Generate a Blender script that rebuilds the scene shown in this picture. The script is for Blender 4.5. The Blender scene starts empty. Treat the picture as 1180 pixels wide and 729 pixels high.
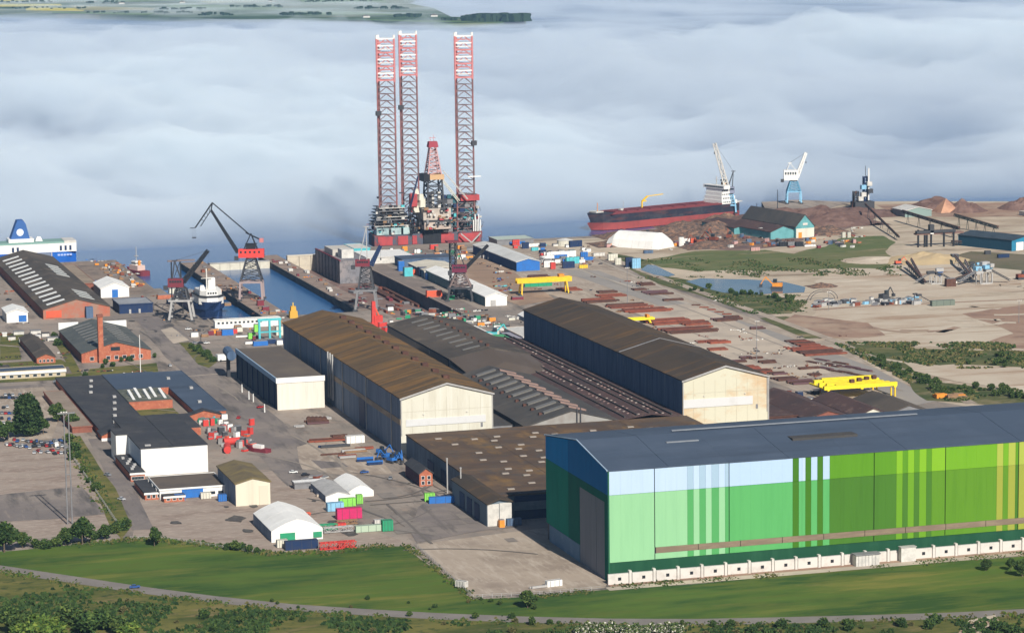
import bpy, bmesh, math, random
from mathutils import Vector, Matrix, noise
R=math.radians
S=bpy.context.scene; C=S.collection
rnd=random.Random(7)
# ---------------- camera (world: +X along the fronts of the halls, +Y along their length, metres)
PITCH=8.1276; AZ=16.5755; HC=280.0; F=3200.0; ROLL=0.013
cam=bpy.data.cameras.new('camera'); camo=bpy.data.objects.new('camera',cam); C.objects.link(camo); S.camera=camo
cam.sensor_width=36; cam.lens=36*F/1180; cam.clip_start=5; cam.clip_end=200000
CR=Matrix.Rotation(R(-AZ),3,'Z')@Matrix.Rotation(R(90-PITCH),3,'X')@Matrix.Rotation(-ROLL,3,'Z')
camo.matrix_world=Matrix.Translation((0,0,HC))@CR.to_4x4()
# ---------------- daylight
w=bpy.data.worlds.new('World'); S.world=w; w.use_nodes=True
nt=w.node_tree; sky=nt.nodes.new('ShaderNodeTexSky'); sky.sky_type='NISHITA'; sky.sun_disc=False
SUN_EL=36.0; SUN_DIR=Vector((0.085,-1,0)).normalized()
sky.sun_elevation=R(SUN_EL); sky.sun_rotation=math.atan2(SUN_DIR.x,SUN_DIR.y)
sky.air_density=1.0; sky.dust_density=0.6; sky.ozone_density=2.0
bg=nt.nodes['Background']; nt.links.new(sky.outputs[0],bg.inputs[0]); bg.inputs[1].default_value=0.055
sl=bpy.data.lights.new('sun','SUN'); sl.energy=5.0; sl.angle=R(0.5); sl.color=(1,0.945,0.85)
so=bpy.data.objects.new('sun',sl); C.objects.link(so)
sv=Vector((SUN_DIR.x*math.cos(R(SUN_EL)),SUN_DIR.y*math.cos(R(SUN_EL)),math.sin(R(SUN_EL))))
so.rotation_euler=(-sv).to_track_quat('-Z','Y').to_euler()
S.view_settings.view_transform='Standard'; S.view_settings.look='None'; S.view_settings.exposure=0.16; S.view_settings.gamma=1
S.view_settings.use_curve_mapping=False
cy=S.cycles; cy.use_denoising=True; cy.max_bounces=8; cy.volume_bounces=6; cy.transparent_max_bounces=24
cy.diffuse_bounces=3; cy.glossy_bounces=2; cy.use_adaptive_sampling=True; cy.adaptive_threshold=0.02

# ---------------- survey helper: a point of the 1180x729 photograph carried down to the level z
def G(px,py,z=0.0):
    v=CR@Vector(((px-590)/F,-(py-364.5)/F,-1)); t=(z-HC)/v.z
    return Vector((v.x*t,v.y*t,z))
def atY(px,Y,z=0.0):
    lo,hi=-50,1500
    for _ in range(40):
        m=(lo+hi)/2; q=G(px,m,z) if m>-80 else None
        if q is None or q.y<0 or q.y>Y: lo=m
        else: hi=m
    return G(px,hi,z)

# ---------------- materials
def lin(c):
    if isinstance(c,str):
        c=tuple(int(c[i:i+2],16)/255 for i in (0,2,4)); return tuple(((v+.055)/1.055)**2.4 if v>.04 else v/12.92 for v in c)
    return c
MC={}
def mat(name,col,layers=(),rough=.8,bump=0,bscale=1.0,metal=0,spec=.18,emit=None):
    """layers: (colour, scale or (sx,sy,sz), lo, hi[, detail]) painted one over the other through noise"""
    if name in MC: return MC[name]
    m=bpy.data.materials.new(name); m.use_nodes=True; n=m.node_tree; b=n.nodes['Principled BSDF']
    b.inputs['Roughness'].default_value=rough; b.inputs['Metallic'].default_value=metal; b.inputs['Specular IOR Level'].default_value=spec
    col=lin(col); b.inputs['Base Color'].default_value=(*col,1)
    if layers or bump:
        g=n.nodes.new('ShaderNodeNewGeometry')
    prev=None
    for i,L in enumerate(layers):
        c2,sc,lo,hi=L[:4]; det=L[4] if len(L)>4 else 8
        mp=n.nodes.new('ShaderNodeMapping'); mp.inputs['Scale'].default_value=(sc,)*3 if not isinstance(sc,tuple) else sc
        mp.inputs['Location'].default_value=(i*13.7+len(name)*3.1,i*5.3,i*2.9)
        n.links.new(g.outputs['Position'],mp.inputs[0])
        no=n.nodes.new('ShaderNodeTexNoise'); no.inputs['Scale'].default_value=1; no.inputs['Detail'].default_value=det; no.inputs['Roughness'].default_value=.66
        n.links.new(mp.outputs[0],no.inputs[0])
        rp=n.nodes.new('ShaderNodeValToRGB'); rp.color_ramp.elements[0].position=lo; rp.color_ramp.elements[1].position=hi
        n.links.new(no.outputs[0],rp.inputs[0])
        mx=n.nodes.new('ShaderNodeMix'); mx.data_type='RGBA'
        mx.inputs[6].default_value=(*col,1); mx.inputs[7].default_value=(*lin(c2),1)
        if prev: n.links.new(prev,mx.inputs[6])
        n.links.new(rp.outputs[0],mx.inputs[0]); prev=mx.outputs[2]
    if prev: n.links.new(prev,b.inputs['Base Color'])
    if bump:
        no=n.nodes.new('ShaderNodeTexNoise'); no.inputs['Scale'].default_value=bscale; no.inputs['Detail'].default_value=4
        n.links.new(g.outputs['Position'],no.inputs[0])
        bp=n.nodes.new('ShaderNodeBump'); bp.inputs['Strength'].default_value=bump; bp.inputs['Distance'].default_value=1/bscale*.3
        n.links.new(no.outputs[0],bp.inputs['Height']); n.links.new(bp.outputs[0],b.inputs['Normal'])
    MC[name]=m; return m
def flat(name,col,rough=.6,dirt=.25):
    c=lin(col); d=tuple(v*(1-dirt)+.06*dirt for v in c)
    return mat(name,c,[(d,.35,.42,.68)],rough)

# ---------------- mesh helper
WO={}
class MB:
    def __init__(s): s.v=[]; s.f=[]; s.mi=[]; s.k=0
    def add(s,vs,fs):
        o=len(s.v); s.v+= [tuple(p) for p in vs]; s.f+=[tuple(i+o for i in f) for f in fs]; s.mi+=[s.k]*len(fs); return s
    def box(s,x0,x1,y0,y1,z0,z1):
        return s.add([(x,y,z) for z in (z0,z1) for y in (y0,y1) for x in (x0,x1)],[(0,2,3,1),(4,5,7,6),(0,1,5,4),(2,6,7,3),(0,4,6,2),(1,3,7,5)])
    def rbox(s,c,d,rz=0,taper=1.0):
        a,b=math.cos(rz),math.sin(rz); vs=[]
        for z in (0,1):
            t=taper if z else 1
            for y in (-.5,.5):
                for x in (-.5,.5):
                    X,Y=x*d[0]*t,y*d[1]*t; vs.append((c[0]+X*a-Y*b,c[1]+X*b+Y*a,c[2]+z*d[2]))
        return s.add(vs,[(0,2,3,1),(4,5,7,6),(0,1,5,4),(2,6,7,3),(0,4,6,2),(1,3,7,5)])
    def prism(s,poly,z0,z1):
        n=len(poly); vs=[(p[0],p[1],z0) for p in poly]+[(p[0],p[1],z1) for p in poly]
        return s.add(vs,[tuple(range(n))[::-1],tuple(range(n,2*n))]+[(i,(i+1)%n,n+(i+1)%n,n+i) for i in range(n)])
    def ext(s,prof,axis,a,b):
        """profile of (u,z) pushed along axis 'y' or 'x' from a to b"""
        n=len(prof); mk=(lambda p,t:(p[0],t,p[1])) if axis=='y' else (lambda p,t:(t,p[0],p[1]))
        vs=[mk(p,a) for p in prof]+[mk(p,b) for p in prof]
        fs=[tuple(range(n)),tuple(range(n,2*n))[::-1]]+[(i,n+i,n+(i+1)%n,(i+1)%n) for i in range(n)]
        return s.add(vs,fs)
    def bar(s,p,q,r,n=4,r2=None):
        p,q=Vector(p),Vector(q); d=q-p
        if d.length<1e-6: return s
        d.normalize(); u=d.cross(Vector((0,0,1)) if abs(d.z)<.95 else Vector((1,0,0))).normalized(); v=d.cross(u); r2=r if r2 is None else r2
        vs=[]
        for c,rr in ((p,r),(q,r2)):
            for i in range(n):
                a=2*math.pi*(i+.5)/n; vs.append(c+u*math.cos(a)*rr+v*math.sin(a)*rr)
        return s.add(vs,[(i,(i+1)%n,n+(i+1)%n,n+i) for i in range(n)]+[tuple(range(n))[::-1],tuple(range(n,2*n))])
    def cyl(s,c,r,h,n=12,r2=None): return s.bar(c,(c[0],c[1],c[2]+h),r,n,r2)
    def lattice(s,p,q,w,bays,r,taper=1.0):
        """a square lattice girder from p to q"""
        p,q=Vector(p),Vector(q); d=(q-p).normalized(); u=d.cross(Vector((0,0,1)) if abs(d.z)<.95 else Vector((0,1,0))).normalized(); v=d.cross(u)
        cs=[u+v,u-v,-u-v,-u+v]; P=[]
        for i in range(bays+1):
            t=i/bays; ww=w/2*(1+(taper-1)*t); P.append([p.lerp(q,t)+c*ww*.707 for c in cs])
        for k in range(4): s.bar(P[0][k],P[-1][k],r*1.5)
        for i in range(bays):
            for k in range(4):
                s.bar(P[i][k],P[i+1][(k+1)%4] if i%2 else P[i+1][(k-1)%4],r)
                s.bar(P[i][k],P[i][(k+1)%4],r)
        return s
    def build(s,name,m,parent=None,kind=None,smooth=False):
        me=bpy.data.meshes.new(name); off=WO.get(parent,Vector((0,0,0))) if parent else Vector((0,0,0))
        me.from_pydata([(p[0]-off[0],p[1]-off[1],p[2]-off[2]) for p in s.v],[],s.f)
        for mm in (m if isinstance(m,(list,tuple)) else [m]): me.materials.append(mm)
        if max(s.mi,default=0)>0: me.polygons.foreach_set('material_index',s.mi)
        bm=bmesh.new(); bm.from_mesh(me); bmesh.ops.recalc_face_normals(bm,faces=bm.faces); bm.to_mesh(me); bm.free()
        if smooth: me.polygons.foreach_set('use_smooth',[True]*len(me.polygons))
        o=bpy.data.objects.new(name,me); C.objects.link(o)
        if parent: o.parent=parent; WO[o]=off
        if kind: o['kind']=kind
        return o
def tag(o,label,cat,group=None,kind=None):
    o['label']=label; o['category']=cat
    if group: o['group']=group
    if kind: o['kind']=kind
    return o
def thing(name,label,cat,loc=(0,0,0),rz=0,group=None):
    o=bpy.data.objects.new(name,None); C.objects.link(o); o.location=loc; o.rotation_euler=(0,0,rz); o.empty_display_size=1
    WO[o]=Vector(loc) if rz==0 else Vector((0,0,0))
    return tag(o,label,cat,group)
def dup(root,loc,rz=0,label=None,group=None,scale=1.0):
    r=root.copy(); C.objects.link(r); r.location=loc; r.rotation_euler=(0,0,rz); r.scale=(scale,)*3 if not isinstance(scale,tuple) else scale
    if label: r['label']=label
    if group: r['group']=group
    for ch in root.children:
        c=ch.copy(); C.objects.link(c); c.parent=r
        for g in ch.children:
            d=g.copy(); C.objects.link(d); d.parent=c
    return r
class Proto:
    """first placement moves the prototype itself, later ones copy it"""
    def __init__(s,root): s.r=root; s.used=False
    def put(s,loc,rz=0,label=None,group=None,scale=1.0):
        if not s.used:
            s.used=True; s.first=True; r=s.r; r.location=loc; r.rotation_euler=(0,0,rz); r.scale=(scale,)*3 if not isinstance(scale,tuple) else scale
            if label: r['label']=label
            if group: r['group']=group
            return r
        return dup(s.r,loc,rz,label,group,scale)
def struct(o,kind='structure'): o['kind']=kind; return o

# ---------------- materials of the place
asphalt=mat('asphalt',(.225,.195,.17),[((.34,.285,.24),.012,.42,.6),((.12,.105,.095),(.05,.012,.05),.52,.66),((.3,.235,.19),.1,.52,.7),((.09,.08,.075),.35,.6,.72)],.9)
asphalt_dark=mat('asphalt_dark',(.19,.165,.155),[((.27,.23,.2),.02,.45,.62),((.11,.1,.095),(.12,.02,.1),.5,.66),((.26,.22,.19),(.3,.03,.1),.58,.7)],.9)
concrete=mat('concrete',(.39,.32,.255),[((.28,.225,.18),.03,.45,.62),((.46,.39,.32),(.3,.05,.2),.5,.66),((.2,.165,.14),.25,.6,.74)],.9)
concrete_pale=mat('concrete_pale',(.5,.42,.335),[((.33,.28,.235),.02,.45,.65)],.9)
carpark=mat('carpark_paving',(.33,.27,.225),[((.26,.2,.165),(.03,.07,.03),.45,.62),((.42,.34,.285),(.2,.5,.2),.5,.66)],.9)
sand=mat('sand',(.48,.405,.31),[((.34,.26,.185),.009,.45,.66),((.55,.45,.34),.02,.5,.66),((.26,.18,.13),(.012,.05,.01),.54,.68),((.17,.15,.085),(.02,.06,.02),.58,.72),((.62,.53,.43),(.03,.1,.03),.6,.72)],.95)
sand_pale=mat('sand_pale',(.52,.445,.35),[((.43,.33,.245),.012,.45,.65),((.34,.235,.16),(.01,.06,.01),.52,.66),((.64,.55,.44),(.02,.07,.02),.58,.7)],.95)
redearth=mat('red_earth',(.31,.2,.145),[((.4,.3,.22),.015,.45,.66),((.2,.13,.1),.05,.5,.7)],.95)
grass=mat('grass',(.055,.085,.03),[((.04,.08,.03),(.012,.03,.01),.42,.6),((.13,.12,.045),(.02,.06,.01),.52,.7),((.035,.06,.024),.3,.45,.7)],.95)
grass_field=mat('grass_field',(.085,.14,.022),[((.036,.08,.016),(.008,.03,.01),.44,.58),((.19,.18,.04),(.008,.045,.01),.52,.68),((.09,.125,.022),(.04,.15,.05),.48,.64),((.2,.16,.06),(.02,.06,.02),.66,.76)],.95)
grass_dry=mat('grass_dry',(.155,.145,.04),[((.06,.08,.02),(.015,.05,.02),.44,.6),((.22,.165,.075),(.03,.09,.03),.54,.7),((.04,.06,.018),.2,.54,.68)],.95)
roadm=mat('road_asphalt',(.2,.18,.165),[((.25,.225,.205),.1,.45,.7)],.9)
dockfloor=mat('dock_floor',(.2,.13,.11),[((.28,.2,.17),.04,.45,.65),((.12,.09,.08),.1,.5,.7)],.9)
black=flat('black_steel',(.02,.022,.028),.6); darksteel=flat('dark_steel',(.06,.062,.07)); greysteel=flat('grey_steel',(.22,.22,.23)); palesteel=flat('pale_steel',(.42,.41,.4))
white=flat('white_paint',(.8,.79,.76),.5,.12); whitedirty=flat('white_dirty',(.62,.6,.56),.6,.3)
redp=flat('red_paint',(.62,.06,.05)); orangered=flat('orange_red',(.7,.12,.06)); darkred=flat('dark_red',(.2,.035,.05)); pinkp=flat('pink_red',(.6,.22,.22))
bluep=flat('blue_paint',(.03,.16,.5)); navy=flat('navy',(.015,.035,.1)); cyanp=flat('cyan_paint',(.1,.5,.55)); bluelt=flat('light_blue',(.25,.5,.7))
greenp=flat('green_paint',(.03,.3,.15)); limep=flat('lime_paint',(.25,.65,.1)); yellow=flat('yellow_paint',(.85,.55,.03)); yellowb=flat('bright_yellow',(.9,.72,.03)); orange=flat('orange_paint',(.8,.3,.04)); magenta=flat('magenta_paint',(.6,.03,.14))
rust=mat('rust',(.2,.06,.038),[((.29,.1,.06),.2,.45,.65),((.12,.045,.035),.4,.54,.7)],.9)
rustdark=mat('rust_dark',(.09,.045,.035),[((.14,.07,.05),.3,.45,.65)],.9)
creamwall=mat('cream_wall',(.63,.61,.52),[((.55,.52,.43),(.2,.2,.04),.45,.7),((.67,.655,.58),(.5,.5,.03),.5,.7)],.75)
creamrust=mat('cream_rust_wall',(.6,.575,.45),[((.56,.4,.24),(.03,.03,.05),.49,.62),((.45,.24,.11),(.06,.06,.08),.58,.7)],.75)
cladgrey=mat('grey_cladding',(.2,.245,.32),[((.12,.155,.22),(.3,.3,.02),.42,.65),((.3,.33,.37),(.12,.12,.02),.54,.7)],.8,spec=.1)
cladblue=mat('blue_grey_cladding',(.1,.15,.24),[((.06,.1,.17),(.3,.3,.02),.42,.65),((.17,.2,.25),(.15,.15,.02),.6,.72)],.8,spec=.1)
roofbrown=mat('brown_roof',(.085,.062,.044),[((.06,.05,.042),.012,.4,.6),((.17,.095,.04),(.015,.1,.02),.54,.74),((.13,.1,.07),(.05,.25,.1),.6,.75)],.95,spec=.1)
roofrust=mat('lichen_rust_roof',(.115,.078,.045),[((.23,.125,.045),(.015,.11,.02),.46,.64),((.07,.055,.04),(.03,.3,.02),.5,.68),((.17,.11,.055),.04,.55,.7)],.95,spec=.1)
roofdark=mat('dark_grey_roof',(.068,.064,.062),[((.1,.09,.08),.03,.45,.65),((.06,.06,.062),.15,.5,.7)],.9)
roofgrey=mat('grey_brown_roof',(.105,.088,.074),[((.07,.062,.056),.02,.42,.62),((.16,.13,.1),.06,.54,.7)],.95,spec=.1)
roofred=mat('purple_brown_roof',(.09,.055,.052),[((.065,.046,.046),.03,.42,.62),((.18,.12,.1),.12,.55,.7)],.9)
roofblack=mat('black_felt_roof',(.048,.05,.058),[((.075,.073,.075),.04,.45,.65),((.035,.036,.04),.2,.55,.7)],.85)
roofslate=mat('slate_blue_roof',(.062,.085,.125),[((.08,.105,.15),(.02,.02,.02),.45,.65),((.05,.066,.095),(.006,.05,.02),.5,.7)],.65)
brickm=mat('brick',(.42,.14,.08),[((.33,.1,.065),.3,.45,.65),((.52,.22,.13),.6,.52,.7)],.9)
brickdk=mat('brick_dark',(.26,.1,.07),[((.2,.08,.06),.3,.45,.65)],.9)
skyl=flat('skylight_glazing',(.5,.5,.47),.35,.25); skylw=flat('white_skylight',(.72,.72,.7),.4,.1); skyld=flat('dull_skylight',(.17,.16,.145),.4,.25)
tentm=mat('tent_fabric',(.82,.81,.78),[((.7,.69,.66),.06,.45,.7)],.6)
glass=mat('dark_glass',(.03,.04,.05),(),.1,spec=.6)
woodm=flat('wood',(.3,.18,.1)); 
# ======================================================= THE SETTING
def sheet(name,pts,z,m,jit=0,step=12,px=True,kind='structure',seed=1):
    ZK[0]+=1; z=z+.001*(ZK[0]%45)
    P=[G(*p,0) for p in pts] if px else [Vector((p[0],p[1],0)) for p in pts]
    if jit:
        Q=[]; rr=random.Random(seed)
        for i,a in enumerate(P):
            b=P[(i+1)%len(P)]; n=max(1,min(60,int((b-a).length/step)))
            for k in range(n):
                q=a.lerp(b,k/n); nn=noise.noise_vector(Vector((q.x/30,q.y/60,seed)))
                Q.append(q+Vector((nn.x*jit,nn.y*jit*1.8,0)))
        P=Q
    me=bpy.data.meshes.new(name); bm=bmesh.new()
    from mathutils.geometry import tessellate_polygon
    vs=[bm.verts.new((p.x,p.y,z)) for p in P]
    for t in tessellate_polygon([P]):
        try: bm.faces.new([vs[i] for i in t])
        except ValueError: pass
    for f in bm.faces:
        if f.normal.z<0: f.normal_flip()
    bm.normal_update()
    for f in bm.faces:
        if f.normal.z<0: f.normal_flip()
    bm.to_mesh(me); bm.free(); me.materials.append(m)
    o=bpy.data.objects.new(name,me); C.objects.link(o); o['kind']=kind; return o
# the land: one sheet with quay walls down into the water, docks cut out of it
LAND=[(-9000,-1500),(9000,-1500),(9000,1700),(3000,2050),(1600,2330),(1245,2436),(1120,2500),(1060,2560),(1020,2555),(985,2452),(776,2338),(672,2336),(548,2336),(548,2268),(530,2268),(530,1905),(479,1905),(479,2310),(463,2310),(463,1945),(412,1945),(412,2287),(392,2287),(392,1945),(349,1945),(349,2130),(344,2130),(344,2328),(-9000,2500)]
def land():
    P=[Vector((x,y,0)) for x,y in LAND]; n=len(P)
    from mathutils.geometry import tessellate_polygon
    bm=bmesh.new(); a=[bm.verts.new(p) for p in P]; b=[bm.verts.new((p.x,p.y,-14)) for p in P]
    for t in tessellate_polygon([P]): bm.faces.new([a[i] for i in t])
    for f in bm.faces:
        f.normal_update()
        if f.normal.z<0: f.normal_flip()
    for i in range(n):
        f=bm.faces.new([a[i],b[i],b[(i+1)%n],a[(i+1)%n]]); f.material_index=1
    me=bpy.data.meshes.new('ground'); bm.to_mesh(me); bm.free(); me.materials.append(asphalt)
    me.materials.append(mat('quay_wall',(.13,.115,.1),[((.06,.055,.05),(.05,.05,.4),.42,.62)],.9))
    o=bpy.data.objects.new('ground',me); C.objects.link(o); struct(o)
land()
WZ=-5.0
waterm=mat('sea_water',(.022,.095,.25),[((.03,.11,.27),.004,.45,.6)],.22,bump=.12,bscale=.25,spec=.5)
MB().add([(-60000,1700,WZ),(479,1700,WZ),(479,2267,WZ),(-60000,2267,WZ),(530,1700,WZ),(90000,1700,WZ),(90000,2267,WZ),(530,2267,WZ),(90000,160000,WZ),(-60000,160000,WZ)],[(0,1,2,3),(4,5,6,7),(3,2,7,6,8,9)]).build('sea',waterm,kind='structure')
MB().box(479.1,529.9,1905.1,2267,-13.9,-9.5).build('dock_floor',dockfloor,kind='structure')
# --- surfaces laid on the land, each a few centimetres over the one below
L1,L2,L3,L4=.02,.07,.12,.17
ZK=[0]
sheet('grass_field',[(-80,640),(20,633),(90,626),(170,621),(240,628),(300,637),(380,637),(425,630),(468,628),(545,692),(622,688),(700,680),(900,663),(1180,639),(1300,628),(2300,548),(2600,1000),(-1200,1000),(-1200,720)],L1,grass_field,3,15,seed=3)
sheet('scrub_verge',[(-100,640),(0,655),(160,683),(330,703),(500,713),(700,719),(900,718),(1180,708),(1300,700),(2500,610),(2700,1200),(-1300,1200),(-1300,760)],L2,grass_dry,4,15,seed=4)
def road(name,pts,wd,z,m,px=True,kind='structure'):
    ZK[0]+=1; z=z+.001*(ZK[0]%45)
    P=[G(*p) if px else Vector((*p,0)) for p in pts]; mb=MB(); L=[];Rr=[]
    for i,p in enumerate(P):
        d=(P[min(i+1,len(P)-1)]-P[max(i-1,0)]).normalized(); nrm=Vector((-d.y,d.x,0))*wd/2
        L.append(p+nrm); Rr.append(p-nrm)
    vs=[(q.x,q.y,z) for q in L+Rr]; n=len(P)
    mb.add(vs,[(i,i+1,n+i+1,n+i) for i in range(n-1)]); return mb.build(name,m,kind=kind)
road('road',[(-900,560),(-400,612),(-60,646),(0,655),(80,667),(160,679),(240,689.5),(330,699),(420,705),(500,709.5),(600,713.5),(700,716),(800,716.5),(900,714.5),(1000,712),(1100,709),(1180,705),(1280,700),(1700,672),(2300,632)],10,L3,roadm)
road('path',[(700,678.5),(800,670),(900,661.5),(1000,653),(1100,644.5),(1180,638),(1260,631)],6,L3,concrete_pale)
sheet('dirt_patch',[(1115,714),(1145,708),(1150,716),(1128,729),(1112,735),(1105,728)],L3,sand_pale,2,6)
sheet('apron',[(478,627),(604,611),(700,600),(706,660),(697,677),(545,687)],L2,concrete)
sheet('apron_strip',[(366,1088),(700,1088),(700,1097),(366,1097)],L2,redearth,px=False)
sheet('yard_paving',[(150,622),(165,560),(330,540),(400,600),(470,626),(420,631),(370,635),(300,636),(240,627),(190,619)],L1,carpark,2)
sheet('car_park',[(-80,540),(-80,500),(30,512),(82,514),(136,606),(110,612),(0,626),(-80,632)],L2,carpark)
sheet('car_park_lane',[(-80,572),(0,570),(62,563),(94,560),(122,592),(60,598),(0,601),(-80,604)],L3,asphalt_dark)
sheet('car_park',[(-60,448),(50,446),(72,470),(60,505),(30,510),(-80,505)],L2,concrete)
sheet('grass_verge',[(78,505),(92,502),(132,562),(152,605),(140,620),(128,608),(112,572),(92,532)],L3,grass_dry,1,6)
sheet('grass_verge',[(104,425),(180,418),(182,430),(95,437)],L3,grass_dry,1,6)
sheet('grass_verge',[(206,395),(217,394),(252,415),(240,424),(228,420)],L3,grass_dry,1,6)
sheet('grass_verge',[(0,398),(22,400),(25,414),(0,415)],L3,grass_dry,1,6)
sheet('grass_verge',[(0,435),(85,430),(98,436),(0,441)],L3,grass_dry,1,6)
road('road',[(-60,452),(0,447),(60,443),(160,436),(240,430),(330,424)],11,L2,asphalt_dark)
road('road_marking',[(185,435.5),(230,432.5),(262,430)],1.6,L4,concrete_pale)
road('road',[(112,505),(128,535),(146,570),(165,610)],10,L2,asphalt_dark)
sheet('asphalt_lane',[(150,362),(178,362),(235,400),(300,465),(390,540),(330,560),(250,470),(190,410)],L2,asphalt_dark,2)
sheet('concrete_patch',[(184,380),(197,377),(218,392),(200,396)],L3,concrete_pale,1,5)
sheet('asphalt_patch',[(472,610),(480,585),(500,575),(545,590),(600,608),(560,612),(478,626)],L3,asphalt_dark,3,8)
sheet('concrete_yard',[(340,515),(390,500),(430,520),(450,545),(400,548),(350,540)],L2,concrete,3,8,seed=9)
sheet('asphalt_patch',[(358,530),(395,533),(402,538),(370,540)],L3,asphalt_dark,1,5,seed=8)
# right hand: steel yard and reclaimed ground
sheet('sand_ground',[(560,283),(690,274),(780,262),(880,262),(985,232),(1050,232),(1300,232),(2100,200),(2300,330),(2300,560),(1400,480),(1180,480),(1075,462),(960,395),(850,345),(700,300)],L1,sand,4,20,seed=5)
sheet('steel_yard',[(560,283),(620,278),(700,305),(860,365),(960,395),(1075,462),(1000,480),(890,440),(780,395),(640,340),(560,330)],L2,concrete,3,12,seed=6)
sheet('yard_lane',[(640,310),(690,312),(780,345),(900,385),(1010,425),(1080,462),(1050,468),(970,430),(860,390),(740,345)],L3,mat('grey_lane',(.27,.25,.23),[((.32,.29,.26),.02,.4,.6)],.9))
sheet('concrete_yard',[(720,355),(800,350),(905,395),(960,430),(900,440),(860,425),(770,385)],L4,concrete_pale,4,10,seed=7)
road('road',[(690,292),(740,312),(850,352),(960,392),(1060,436),(1120,465)],7,L4,concrete)
sheet('brown_yard',[(470,296),(560,290),(600,320),(640,345),(598,352),(540,330),(490,305)],L3,mat('brown_earth',(.3,.205,.145),[((.38,.275,.2),(.03,.008,.03),.45,.6),((.2,.145,.11),(.03,.1,.01),.5,.68)],.95),2)
sheet('dock_side',[(530,1905),(548,1905),(548,2268),(530,2268)],L3,mat('dockside',(.2,.165,.145),[((.26,.21,.18),.05,.45,.65)],.9),px=False)
sheet('ore_ground',[(690,273),(780,260),(865,255),(990,236),(1010,250),(985,262),(900,284),(850,290),(790,285)],L2,mat('ore_dirt',(.17,.11,.09),[((.25,.17,.14),.02,.45,.62),((.11,.075,.07),.06,.5,.68)],.95),5,15,seed=8)
sheet('ore_ground',[(1010,236),(1060,234),(1300,234),(1300,248),(1180,250),(1040,250)],L2,redearth,3,15,seed=9)
green2=mat('rough_grass',(.12,.12,.045),[((.065,.085,.03),(.015,.04,.01),.42,.58),((.3,.23,.14),(.015,.05,.01),.54,.68),((.05,.07,.02),.08,.54,.66)],.95)
greenm=mat('green_meadow',(.15,.15,.062),[((.1,.13,.045),(.008,.02,.01),.4,.58),((.28,.22,.13),(.015,.045,.01),.55,.7),((.08,.1,.035),.06,.56,.7)],.95)
sheet('meadow',[(745,300),(800,290),(880,288),(915,292),(950,284),(980,272),(1015,271),(1035,280),(1022,290),(1036,302),(1020,310),(960,309),(880,312),(800,312),(760,308)],L3,greenm,5,12,seed=10)
sheet('meadow',[(700,290),(745,300),(765,315),(740,318),(720,306)],L3,green2,3,10,seed=11)
sheet('meadow',[(735,315),(780,320),(860,335),(915,345),(928,353),(915,361),(870,362),(820,345),(760,327)],L3,green2,4,10,seed=12)
sheet('meadow',[(872,366),(905,364),(960,374),(965,388),(925,390)],L3,green2,3,10,seed=13)
sheet('meadow',[(960,395),(1060,402),(1180,405),(1300,412),(1300,425),(1180,424),(1060,420),(985,408)],L3,green2,6,12,seed=14)
sheet('meadow',[(1000,412),(1040,418),(1080,440),(1180,452),(1300,455),(1300,480),(1180,470),(1075,462)],L3,green2,5,12,seed=15)
sheet('sand_flat',[(945,350),(1060,344),(1180,340),(1300,336),(1300,372),(1120,398),(1060,399),(990,392),(930,372),(938,360)],L2,sand_pale,5,15,seed=16)
sheet('sand_flat',[(1045,425),(1100,420),(1180,424),(1300,430),(1300,450),(1180,452),(1100,440)],L4,sand_pale,4,15,seed=17)
sheet('sand_flat',[(985,312),(1035,303),(1100,300),(1180,312),(1180,335),(1050,342),(960,345),(940,325)],L2,sand_pale,5,15,seed=18)
sheet('red_bank',[(910,362),(1000,372),(1020,386),(980,392),(940,388),(900,370)],L3,redearth,4,12,seed=19)
sheet('red_bank',[(1110,362),(1180,350),(1300,345),(1300,408),(1180,405),(1130,395),(1170,385),(1140,372)],L3,redearth,5,12,seed=20)
sheet('brown_ground',[(1080,300),(1120,290),(1300,300),(1300,330),(1180,312),(1120,306)],L3,mat('brown_scrub',(.17,.14,.09),[((.11,.11,.06),.03,.45,.65)],.95),3,12,seed=21)
pondm=mat('pond_water',(.06,.11,.18),[((.1,.14,.19),.02,.45,.6)],.12,spec=.5)
sheet('pond',[(788,324),(806,321),(860,322),(900,325),(926,331),(925,337),(880,339),(835,337),(810,332)],L4+.04,pondm,3,8,seed=22)
sheet('pond',[(738,311),(746,305),(755,306),(778,317),(770,319),(755,317)],L4+.04,pondm,1,6,seed=23)
road('road',[(938,357),(1000,353),(1060,350),(1180,345),(1280,341)],5,L4,redearth)
road('road',[(920,396),(960,389),(1000,391),(1080,399),(1180,403)],6,L4,sand_pale)
for pts,wd in (([(560,284),(640,300),(700,322),(800,352)],3),([(600,285),(690,300),(760,330),(840,362)],2)): road('track',pts,wd,L4,mat('track_dust',(.42,.37,.31),(),.95))
# quay tops left
pierm=mat('pier_deck',(.24,.185,.155),[((.33,.25,.2),.06,.45,.62),((.14,.11,.1),.12,.54,.7)],.95)
road('pier_deck',[(402,1950),(402,2286)],19,L2,pierm,px=False)
road('pier_deck',[(471,1950),(471,2309)],15,L2,pierm,px=False)
sheet('quay_deck',[(300,2100),(343,2100),(343,2327),(300,2327)],L2,mat('quay_dirt',(.24,.19,.155),[((.16,.13,.11),.05,.45,.62),((.32,.25,.2),.15,.5,.7)],.95),px=False)

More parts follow.
